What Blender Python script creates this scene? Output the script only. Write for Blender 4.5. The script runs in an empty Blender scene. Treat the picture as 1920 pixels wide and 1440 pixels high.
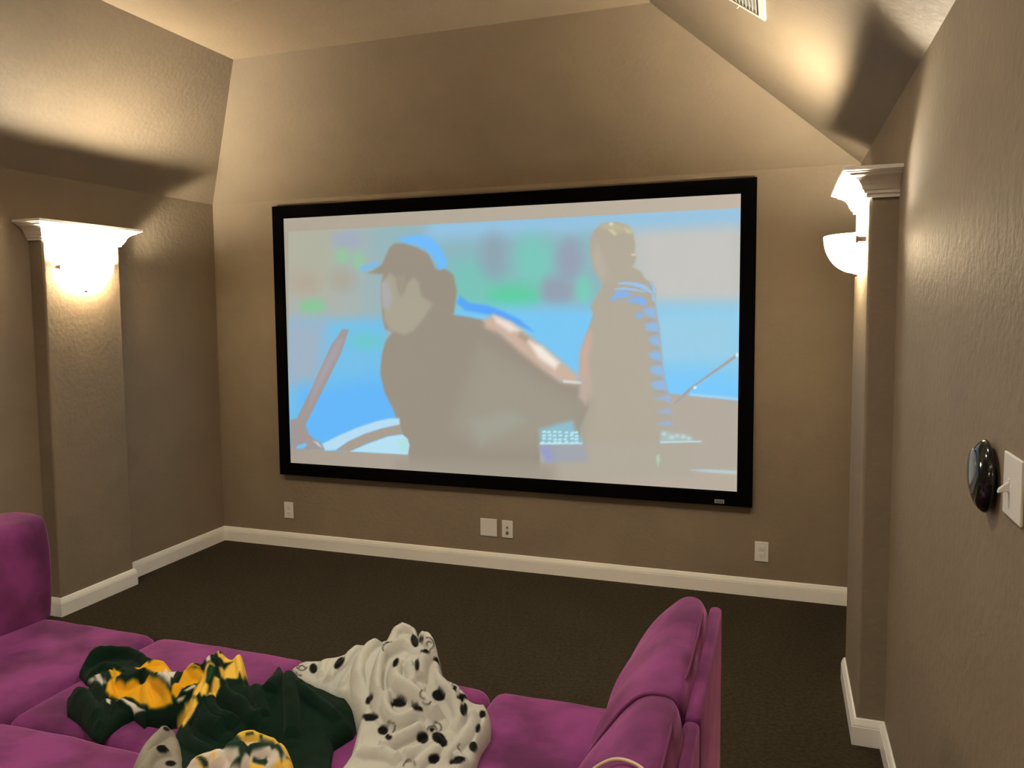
import bpy, bmesh, math, random, json
import numpy as np
from mathutils import Vector, Matrix
random.seed(4)
sc = bpy.context.scene
COL = sc.collection
K = {'f': 1500.92153, 'cx': 1.71446, 'cy': -4.78836, 'cz': 1.68741, 'yaw': -0.34334, 'pitch': -0.07618, 'roll': -0.01005, 'zb': 0.61484, 'Xl': -2.11569, 'Xr': 2.11554, 'hb': 0.10311, 'Zb': 2.43965, 'Zc': 3.18071, 'Yf': -0.67861, 'XL': -1.38526, 'XRt': 1.08925, 'cd': 0.09605, 'cyl0': -0.9852, 'cyl1': -1.51627, 'cyr0': -0.97993, 'cyr1': -1.53241, 'fb': 0.08497, 'cdr': 0.09768, 'zcap': 2.07493, 'asp': 0.5647, 'cdw': 0.15, 'z2': 2.1}

# ------------------------------------------------------------------ camera, exposure, world
def cam_axes(yaw, pitch, roll):
    cy, sy, cp, sp = math.cos(yaw), math.sin(yaw), math.cos(pitch), math.sin(pitch)
    f = Vector((sy*cp, cy*cp, sp)); r = Vector((cy, -sy, 0)); u = r.cross(f)
    cr, sr = math.cos(roll), math.sin(roll)
    return r*cr + u*sr, u*cr - r*sr, f
cam_d = bpy.data.cameras.new('camera'); cam = bpy.data.objects.new('camera', cam_d); COL.objects.link(cam)
R_, U_, F_ = cam_axes(K['yaw'], K['pitch'], K['roll'])
cam.matrix_world = Matrix(((R_.x, U_.x, -F_.x, K['cx']), (R_.y, U_.y, -F_.y, K['cy']), (R_.z, U_.z, -F_.z, K['cz']), (0, 0, 0, 1)))
cam_d.sensor_width = 36; cam_d.lens = K['f']/1920*36; cam_d.clip_start = .02
cam_d.shift_x = 35.14/1920; cam_d.shift_y = -28.96/1920
sc.camera = cam
sc.view_settings.view_transform = 'Standard'; sc.view_settings.look = 'None'
sc.view_settings.gamma = 1; sc.view_settings.use_curve_mapping = False
EXPO = 1.15
sc.view_settings.exposure = EXPO
sc.cycles.use_denoising = True
sc.cycles.max_bounces = 12; sc.cycles.diffuse_bounces = 10
sc.cycles.sample_clamp_indirect = 6
w = bpy.data.worlds.new('world'); sc.world = w; w.use_nodes = True
w.node_tree.nodes['Background'].inputs[0].default_value = (1, .86, .7, 1)
w.node_tree.nodes['Background'].inputs[1].default_value = 0.02
# light levels of the lamps, the added rear pair included
BULB_E = 1130.0
INNER_E = 130.0       # inside of the bowl, lit through by the bulb       # bulb in each sconce
BOWL_E = 4.0        # glow of each frosted bowl
CAN_W = 36.0         # each recessed ceiling downlight (all behind the photographer's view)
SCREEN_E = 0.43
GLASS_T = 0.16        # share of light the thin frosted glass lets straight through, per face

# ------------------------------------------------------------------ helpers
def s2l(c):
    c = np.asarray(c, float)/255.
    return np.where(c <= .04045, c/12.92, ((c+.055)/1.055)**2.4)
def tag(o, label=None, cat=None, group=None, kind=None):
    if label: o['label'] = label
    if cat: o['category'] = cat
    if group: o['group'] = group
    if kind: o['kind'] = kind
    return o
def empty(name, loc, label, cat, group=None):
    o = bpy.data.objects.new(name, None); COL.objects.link(o); o.location = loc
    o.empty_display_size = .05
    bpy.context.view_layer.update()
    return tag(o, label, cat, group)
def link(name, me, mat, parent=None, smooth=True, loc=None):
    """mesh given in world coordinates; put under its parent without moving"""
    o = bpy.data.objects.new(name, me); COL.objects.link(o)
    if mat: me.materials.append(mat)
    if smooth:
        for p in me.polygons: p.use_smooth = True
    if parent:
        o.parent = parent
        off = Vector((0, 0, 0)); q = parent
        while q: off += q.location; q = q.parent
        me.transform(Matrix.Translation(-off))
    return o
def bm_obj(name, bm, mat, parent=None, smooth=False):
    me = bpy.data.meshes.new(name)
    bmesh.ops.recalc_face_normals(bm, faces=bm.faces)
    bm.to_mesh(me); bm.free()
    return link(name, me, mat, parent, smooth)
def np_mesh(name, V, Fc):
    me = bpy.data.meshes.new(name)
    me.from_pydata([tuple(v) for v in V], [], [tuple(f) for f in Fc]); me.update()
    return me
def box_bm(x0, x1, y0, y1, z0, z1, bevel=0, seg=2, bm=None):
    new = bmesh.new()
    m = Matrix.Translation(((x0+x1)/2, (y0+y1)/2, (z0+z1)/2)) @ Matrix.Diagonal((x1-x0, y1-y0, z1-z0, 1))
    bmesh.ops.create_cube(new, size=1, matrix=m)
    if bevel: bmesh.ops.bevel(new, geom=new.edges[:], offset=bevel, segments=seg, affect='EDGES', profile=.5)
    if bm is None: return new
    tmp = bpy.data.meshes.new('tmp'); new.to_mesh(tmp); new.free(); bm.from_mesh(tmp); bpy.data.meshes.remove(tmp)
    return bm
def slab(name, pts, thick, inward, mat, parent=None):
    """flat polygon given thickness away from the room"""
    P = [Vector(p) for p in pts]
    n = (P[1]-P[0]).cross(P[2]-P[0]).normalized()
    if n.dot(Vector(inward)) > 0: n = -n
    bm = bmesh.new(); a = [bm.verts.new(p) for p in P]; b = [bm.verts.new(p+n*thick) for p in P]
    bm.faces.new(a); bm.faces.new(b[::-1])
    for i in range(len(P)): bm.faces.new((a[i], a[(i+1) % len(P)], b[(i+1) % len(P)], b[i]))
    return bm_obj(name, bm, mat, parent)
def sweep(path, prof, side):
    """path: xy points of the wall face; prof: (out, z); side=+1 offsets to the right-hand normal. mitred"""
    n = len(path); P = [Vector((p[0], p[1], 0)) for p in path]; rows = []
    for i in range(n):
        ds = []
        if i > 0: ds.append((P[i]-P[i-1]).normalized())
        if i < n-1: ds.append((P[i+1]-P[i]).normalized())
        ns = [Vector((d.y, -d.x, 0))*side for d in ds]
        m = ns[0] if len(ns) == 1 else (ns[0]+ns[1])/(1+ns[0].dot(ns[1]))
        rows.append([P[i] + m*o + Vector((0, 0, z)) for o, z in prof])
    bm = bmesh.new(); V = [[bm.verts.new(p) for p in r] for r in rows]; k = len(prof)
    for i in range(n-1):
        for j in range(k): bm.faces.new((V[i][j], V[i+1][j], V[i+1][(j+1) % k], V[i][(j+1) % k]))
    bm.faces.new(V[0]); bm.faces.new(V[-1][::-1])
    return bm
def tube(pts, r, seg=8, closed=False):
    P = [Vector(p) for p in pts]; bm = bmesh.new(); rings = []
    n = len(P)
    for i in range(n):
        t = (P[(i+1) % n]-P[i-1]) if closed else (P[min(i+1, n-1)]-P[max(i-1, 0)])
        t.normalize(); up = Vector((0, 0, 1)) if abs(t.z) < .9 else Vector((1, 0, 0))
        a = t.cross(up).normalized(); b = a.cross(t)
        rings.append([bm.verts.new(P[i] + (a*math.cos(q)+b*math.sin(q))*r) for q in [2*math.pi*j/seg for j in range(seg)]])
    m = n if closed else n-1
    for i in range(m):
        A, B = rings[i], rings[(i+1) % n]
        for j in range(seg): bm.faces.new((A[j], A[(j+1) % seg], B[(j+1) % seg], B[j]))
    if not closed: bm.faces.new(rings[0]); bm.faces.new(rings[-1][::-1])
    return bm
def smooth_line(pts, n=24):
    P = [Vector(p) for p in pts]; out = []
    for i in range(len(P)-1):
        a, b, c, d = P[max(i-1, 0)], P[i], P[i+1], P[min(i+2, len(P)-1)]
        for k in range(n):
            t = k/n; out.append(.5*((2*b)+(c-a)*t+(2*a-5*b+4*c-d)*t*t+(3*b-a-3*c+d)*t**3))
    return out+[P[-1]]

# ------------------------------------------------------------------ materials
def mat(name, col, rough=.6, metal=0, spec=.5, **kw):
    m = bpy.data.materials.new(name); m.use_nodes = True; b = m.node_tree.nodes['Principled BSDF']
    b.inputs['Base Color'].default_value = (*col, 1); b.inputs['Roughness'].default_value = rough
    b.inputs['Metallic'].default_value = metal; b.inputs['Specular IOR Level'].default_value = spec
    for k, v in kw.items(): b.inputs[k.replace('_', ' ')].default_value = v
    return m
def noise_col(m, scale, c1, c2, lo=.35, hi=.65, detail=3, stretch=None):
    t = m.node_tree; N = t.nodes; L = t.links; b = N['Principled BSDF']
    tc = N.new('ShaderNodeTexCoord'); mp = N.new('ShaderNodeMapping'); n = N.new('ShaderNodeTexNoise'); r = N.new('ShaderNodeValToRGB')
    if stretch: mp.inputs['Scale'].default_value = stretch
    n.inputs['Scale'].default_value = scale; n.inputs['Detail'].default_value = detail
    r.color_ramp.elements[0].position = lo; r.color_ramp.elements[1].position = hi
    r.color_ramp.elements[0].color = (*c1, 1); r.color_ramp.elements[1].color = (*c2, 1)
    L.new(tc.outputs['Object'], mp.inputs[0]); L.new(mp.outputs[0], n.inputs['Vector']); L.new(n.outputs['Fac'], r.inputs[0]); L.new(r.outputs[0], b.inputs['Base Color'])
    return r
def bump(m, scale, dist, strength=1, detail=4, kind='noise', stretch=None):
    t = m.node_tree; N = t.nodes; L = t.links; b = N['Principled BSDF']
    tc = N.new('ShaderNodeTexCoord'); mp = N.new('ShaderNodeMapping')
    if stretch: mp.inputs['Scale'].default_value = stretch
    n = N.new('ShaderNodeTexNoise' if kind == 'noise' else 'ShaderNodeTexVoronoi')
    n.inputs['Scale'].default_value = scale
    if kind == 'noise': n.inputs['Detail'].default_value = detail
    bp = N.new('ShaderNodeBump'); bp.inputs['Distance'].default_value = dist; bp.inputs['Strength'].default_value = strength
    L.new(tc.outputs['Object'], mp.inputs[0]); L.new(mp.outputs[0], n.inputs['Vector'])
    L.new(n.outputs[0], bp.inputs['Height'])
    prev = b.inputs['Normal'].links[0].from_socket if b.inputs['Normal'].is_linked else None
    if prev: L.new(prev, bp.inputs['Normal'])
    L.new(bp.outputs[0], b.inputs['Normal'])
WALL = (.245, .194, .136)
M_wall = mat('taupe_wall_paint', WALL, .62, spec=.28)
noise_col(M_wall, 3, tuple(c*.96 for c in WALL), tuple(c*1.04 for c in WALL))
bump(M_wall, 38, .0035, .8, 3); bump(M_wall, 120, .0008, .6, 2)
M_ceil = M_wall.copy(); M_ceil.name = 'ceiling_paint_light_baked_in'  # wall paint raised in colour, standing in for light missing on the flat ceiling
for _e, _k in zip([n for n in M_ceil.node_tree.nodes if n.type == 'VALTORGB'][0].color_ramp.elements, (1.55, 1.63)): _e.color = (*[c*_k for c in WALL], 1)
M_trim = mat('white_trim_paint', (.90, .88, .83), .35)
M_carpet = mat('brown_carpet', (.05, .04, .024), .95, spec=.1)
noise_col(M_carpet, 60, (.026, .0205, .0115), (.050, .040, .0245), .3, .7, 6); bump(M_carpet, 500, .004, .8, 2); bump(M_carpet, 25, .003, .5, 2)
VEL = (.185, .034, .150)
def velvet(name, k=1.0):
    m = mat(name, VEL, .85, spec=.2, Sheen_Weight=.45, Sheen_Roughness=.35)
    m.node_tree.nodes['Principled BSDF'].inputs['Sheen Tint'].default_value = (.9, .35, .75, 1)
    noise_col(m, 5, tuple(c*.48*k for c in VEL), tuple(c*1.12*k for c in VEL), .36, .60, 5); bump(m, 9, .006, .5, 3); bump(m, 600, .0006, .5, 1)
    return m
M_vel = velvet('plum_velvet'); M_vel_d = mat('dark_plum_velvet_piping', (.13, .016, .09), .85)
M_black = mat('black_velvet_frame', (.0012, .0012, .0014), .9, spec=.03)
M_white_pl = mat('white_plastic', (.76, .74, .70), .4)
M_dark = mat('dark_slot', (.03, .028, .025), .6)
M_grey_hole = mat('grey_slot', (.16, .15, .13), .6)
M_gloss = mat('black_gloss_plastic', (.006, .008, .008), .12, spec=.6)
M_chrome = mat('bronze_clip_metal', (.30, .24, .22), .3, 1)
M_badge = mat('silver_badge', (.30, .30, .29), .5); M_badge_d = mat('badge_dark_print', (.03, .03, .03), .6)
M_vent = mat('white_vent_metal', (.66, .63, .57), .45)
M_duct = mat('grey_duct_shadow', (.22, .21, .19), .8)
M_cord = mat('cream_cord_rubber', (.62, .50, .32), .6)
M_leg = mat('black_sofa_foot', (.01, .01, .01), .5)
M_glass = mat('frosted_glass_glow', (.9, .85, .75), .4)
g = M_glass.node_tree.nodes['Principled BSDF']; g.inputs['Emission Color'].default_value = (1, .86, .62, 1); g.inputs['Emission Strength'].default_value = BOWL_E
_t = M_glass.node_tree; _mx = _t.nodes.new('ShaderNodeMixShader'); _tr = _t.nodes.new('ShaderNodeBsdfTransparent'); _tr.inputs[0].default_value = (1, .93, .8, 1)
_mx.inputs[0].default_value = GLASS_T; _t.links.new(_t.nodes['Principled BSDF'].outputs[0], _mx.inputs[1]); _t.links.new(_tr.outputs[0], _mx.inputs[2])
_t.links.new(_mx.outputs[0], _t.nodes['Material Output'].inputs[0])
M_glass_in = M_glass.copy(); M_glass_in.name = 'frosted_glass_inside'; M_glass_in.node_tree.nodes['Principled BSDF'].inputs['Emission Strength'].default_value = INNER_E
M_bulb = mat('bulb_glow', (1, .9, .7), .4)
g = M_bulb.node_tree.nodes['Principled BSDF']; g.inputs['Emission Color'].default_value = (1, .89, .69, 1); g.inputs['Emission Strength'].default_value = BULB_E
M_can = mat('downlight_lens', (1, .95, .85), .4)
g = M_can.node_tree.nodes['Principled BSDF']; g.inputs['Emission Color'].default_value = (1, .86, .65, 1); g.inputs['Emission Strength'].default_value = 6

# ------------------------------------------------------------------ room shell
Xl, Xr, Zb, Zc, Yf, XL, XR = K['Xl'], K['Xr'], K['Zb'], K['Zc'], K['Yf'], K['XL'], K['XRt']
YB = -7.6; YBf = YB - K['Yf']      # back wall, back slope top
T = .12
def S(o): return tag(o, kind='structure')
S(slab('floor', [(Xl-T, T, 0), (Xr+T, T, 0), (Xr+T, YB-T, 0), (Xl-T, YB-T, 0)], T, (0, 0, 1), M_carpet))
S(slab('wall_front', [(Xl, 0, 0), (Xr, 0, 0), (Xr, 0, Zb), (Xl, 0, Zb)], T, (0, -1, 0), M_wall))
S(slab('wall_left', [(Xl, 0, 0), (Xl, YB, 0), (Xl, YB, Zb), (Xl, 0, Zb)], T, (1, 0, 0), M_wall))
S(slab('wall_right', [(Xr, 0, 0), (Xr, YB, 0), (Xr, YB, Zb), (Xr, 0, Zb)], T, (-1, 0, 0), M_wall))
S(slab('wall_back', [(Xl, YB, 0), (Xr, YB, 0), (Xr, YB, Zb), (Xl, YB, Zb)], T, (0, 1, 0), M_wall))
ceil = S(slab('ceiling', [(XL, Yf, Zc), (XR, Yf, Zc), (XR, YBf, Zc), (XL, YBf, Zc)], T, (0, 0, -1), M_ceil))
slab('slope_panel', [(Xl, 0, Zb), (Xr, 0, Zb), (XR, Yf, Zc), (XL, Yf, Zc)], T, (0, -1, -1), M_wall, ceil)
slab('slope_panel', [(Xl, 0, Zb), (XL, Yf, Zc), (XL, YBf, Zc), (Xl, YB, Zb)], T, (1, 0, -1), M_wall, ceil)
slab('slope_panel', [(Xr, 0, Zb), (XR, Yf, Zc), (XR, YBf, Zc), (Xr, YB, Zb)], T, (-1, 0, -1), M_wall, ceil)
slab('slope_panel', [(Xl, YB, Zb), (Xr, YB, Zb), (XR, YBf, Zc), (XL, YBf, Zc)], T, (0, 1, -1), M_wall, ceil)

# wall columns with a crown moulding cap, under the ceiling break
CD = .098; CZ = 2.075
CROWN = [(0, CZ-.003), (.010, CZ-.003), (.012, CZ+.010), (.019, CZ+.013), (.021, CZ+.022), (.026, CZ+.026), (.030, CZ+.040), (.040, CZ+.056),
         (.056, CZ+.068), (.070, CZ+.073), (.074, CZ+.080), (.084, CZ+.082), (.088, CZ+.086), (.096, CZ+.088), (.096, CZ+.101), (0, CZ+.105)]
HB = K['hb']
BASE = [(0, 0), (.016, 0), (.016, HB*.70), (.0125, HB*.715), (.0125, HB*.735), (.0150, HB*.75), (.0135, HB*.80), (.007, HB*.965), (.003, HB), (0, HB)]
def column(X, s, y0, y1, label):
    """X wall face, s=+1 when the room lies towards +x; y0 far end, y1 near end"""
    t = empty('wall_column', (X+s*CD/2, (y0+y1)/2, 0), label, 'column', 'columns with white crown caps')
    bm = bmesh.new(); r = .012; pts = [(X-s*.01, y0), (X+s*(CD-r), y0)]
    for k in range(1, 5): a = math.pi/2*k/5; pts.append((X+s*(CD-r+r*math.sin(a)), y0-r+r*math.cos(a)))
    pts += [(X+s*CD, y0-r), (X+s*CD, y1+r)]
    for k in range(1, 5): a = math.pi/2*k/5; pts.append((X+s*(CD-r+r*math.cos(a)), y1+r-r*math.sin(a)))
    pts += [(X+s*(CD-r), y1), (X-s*.01, y1)]
    n = 24; rows = []
    for i in range(n+1): rows.append([bm.verts.new((p[0], p[1], (CZ+.05)*i/n)) for p in pts])
    for i in range(n):
        for j in range(len(pts)): k = (j+1) % len(pts); bm.faces.new((rows[i][j], rows[i][k], rows[i+1][k], rows[i+1][j]))
    bm.faces.new(rows[0]); bm.faces.new(rows[-1])
    bm_obj('shaft', bm, M_wall, t)
    bm = sweep([(X, y0), (X+s*CD, y0), (X+s*CD, y1), (X, y1)], CROWN, -s)
    v = [bm.verts.new(p) for p in ((X, y0, CZ+.1045), (X+s*CD, y0, CZ+.1045), (X+s*CD, y1, CZ+.1045), (X, y1, CZ+.1045))]; bm.faces.new(v)
    bm_obj('crown_cap', bm, M_trim, t)
    return t
yl0, yl1, yr0, yr1 = K['cyl0'], K['cyl1'], K['cyr0'], K['cyr1']
column(Xl, 1, yl0, yl1, 'taupe textured pilaster with white crown cap beside the corner, glowing sconce seen face on')
column(Xr, -1, yr0, yr1, 'narrow taupe pilaster with white crown cap, seen edge on beside the light switch wall')
YR0, YR1 = -5.55, -6.08
column(Xl, 1, YR0, YR1, 'rear taupe pilaster facing the door side, behind the sofa and out of view')
column(Xr, -1, YR0, YR1, 'rear taupe pilaster on the switch wall, behind the camera and out of view')
S(bm_obj('baseboard_front', sweep([(Xl, 0), (Xr, 0)], BASE, 1), M_trim))
S(bm_obj('baseboard_left', sweep([(Xl, 0), (Xl, yl0), (Xl+CD, yl0), (Xl+CD, yl1), (Xl, yl1), (Xl, YR0), (Xl+CD, YR0), (Xl+CD, YR1), (Xl, YR1), (Xl, YB)], BASE, -1), M_trim))
S(bm_obj('baseboard_right', sweep([(Xr, 0), (Xr, yr0), (Xr-CD, yr0), (Xr-CD, yr1), (Xr, yr1), (Xr, YR0), (Xr-CD, YR0), (Xr-CD, YR1), (Xr, YR1), (Xr, YB)], BASE, 1), M_trim))
S(bm_obj('baseboard_back', sweep([(Xl, YB), (Xr, YB)], BASE, -1), M_trim))

# ------------------------------------------------------------------ sconces
def sconce(X, s, yc, label):
    """half bowl on the column face X, opening upward"""
    zt = 1.957; a, b, c = .178, .128, .148
    t = empty('wall_sconce', (X, yc, zt-c), label, 'lamp', 'half bowl wall sconces')
    bm_obj('back_plate', box_bm(min(X, X+s*.012), max(X, X+s*.012), yc-.05, yc+.05, zt-.10, zt-.005, .004), M_white_pl, t)
    bm = bmesh.new(); nu, nv = 28, 12; G = []
    for inner in (0, 1):
        k = 1-.04*inner
        for j in range(nv+1):
            ph = math.pi/2*j/nv; row = []
            for i in range(nu+1):
                th = math.pi*i/nu
                rr = math.sin(ph)**.92 if ph > 0 else 0
                row.append(bm.verts.new((X+s*(.012+b*k*rr*math.sin(th)), yc+a*k*rr*math.cos(th), zt-c*k*math.cos(ph))))
            G.append(row)
    inn = set(v for row in G[nv+1:] for v in row)
    for q in (0, 1):
        o = q*(nv+1)
        for j in range(nv):
            for i in range(nu): bm.faces.new((G[o+j][i], G[o+j][i+1], G[o+j+1][i+1], G[o+j+1][i]))
    for i in range(nu): bm.faces.new((G[nv][i], G[nv][i+1], G[2*nv+1][i+1], G[2*nv+1][i]))
    for f in bm.faces: f.material_index = 1 if all(v in inn for v in f.verts) else 0
    bmesh.ops.remove_doubles(bm, verts=bm.verts, dist=1e-5)
    gb = bm_obj('glass_bowl', bm, M_glass, t, True); gb.data.materials.append(M_glass_in)
    for e in (-1, 1):
        bm = box_bm(min(X, X+s*.03), max(X, X+s*.03), yc+e*.172-.006, yc+e*.172+.006, zt-.035, zt-.015, .002)
        bm = box_bm(min(X+s*.026, X+s*.036), max(X+s*.026, X+s*.036), yc+e*.172-.011, yc+e*.172+.011, zt-.04, zt-.012, .002, bm=bm)
        bm_obj('clip', bm, M_chrome, t)
    bm = bmesh.new(); bmesh.ops.create_uvsphere(bm, u_segments=12, v_segments=8, radius=.010, matrix=Matrix.Translation((X+s*.018, yc, zt-c-.004)))
    bm_obj('finial', bm, M_chrome, t, True)
    bm = bmesh.new(); bmesh.ops.create_cone(bm, segments=14, radius1=.014, radius2=.014, depth=.028, cap_ends=True, matrix=Matrix.Translation((X+s*.082, yc, zt-.078)))
    bm_obj('socket', bm, M_white_pl, t, True)
    bm = bmesh.new(); bmesh.ops.create_uvsphere(bm, u_segments=16, v_segments=12, radius=.030, matrix=Matrix.Translation((X+s*.094, yc, zt-.042)))
    bm_obj('bulb', bm, M_bulb, t, True)
sconce(Xl+CD, 1, -1.262, 'white frosted half bowl sconce seen face on, on the pilaster beside the far corner')
sconce(Xr-CD, -1, -1.262, 'white frosted half bowl sconce seen from the side, on the pilaster near the switch')
sconce(Xl+CD, 1, (YR0+YR1)/2, 'added rear frosted sconce behind the sofa, out of view')  # unseen rear pair, added as extra lamps behind the view
sconce(Xr-CD, -1, (YR0+YR1)/2, 'added rear frosted sconce behind the camera, out of view')

# recessed ceiling lamps, all out of the picture
def downlight(x, y, wt):
    t = empty('ceiling_downlight', (x, y, Zc), 'white round recessed ceiling downlight, out of view', 'lamp', 'recessed ceiling downlights')
    bm = bmesh.new(); n = 32
    A = [bm.verts.new((x+.085*math.cos(2*math.pi*i/n), y+.085*math.sin(2*math.pi*i/n), Zc-.001)) for i in range(n)]
    B = [bm.verts.new((x+.062*math.cos(2*math.pi*i/n), y+.062*math.sin(2*math.pi*i/n), Zc-.008)) for i in range(n)]
    for i in range(n): bm.faces.new((A[i], A[(i+1) % n], B[(i+1) % n], B[i]))
    bm_obj('trim_ring', bm, M_white_pl, t, True)
    bm = bmesh.new(); bmesh.ops.create_circle(bm, cap_ends=True, segments=n, radius=.062, matrix=Matrix.Translation((x, y, Zc-.004)))
    bm_obj('lens', bm, M_can, t)
    ld = bpy.data.lights.new('downlight_beam', 'SPOT'); ld.energy = wt; ld.color = (1, .90, .74); ld.spot_size = 2.6; ld.spot_blend = .8; ld.shadow_soft_size = .06
    lo = bpy.data.objects.new('downlight_beam', ld); COL.objects.link(lo); lo.parent = t; lo.location = (0, 0, -.03)
for x in (-.35, .95):
    for y in (-2.7, -5.6): downlight(x, y, CAN_W)

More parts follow.
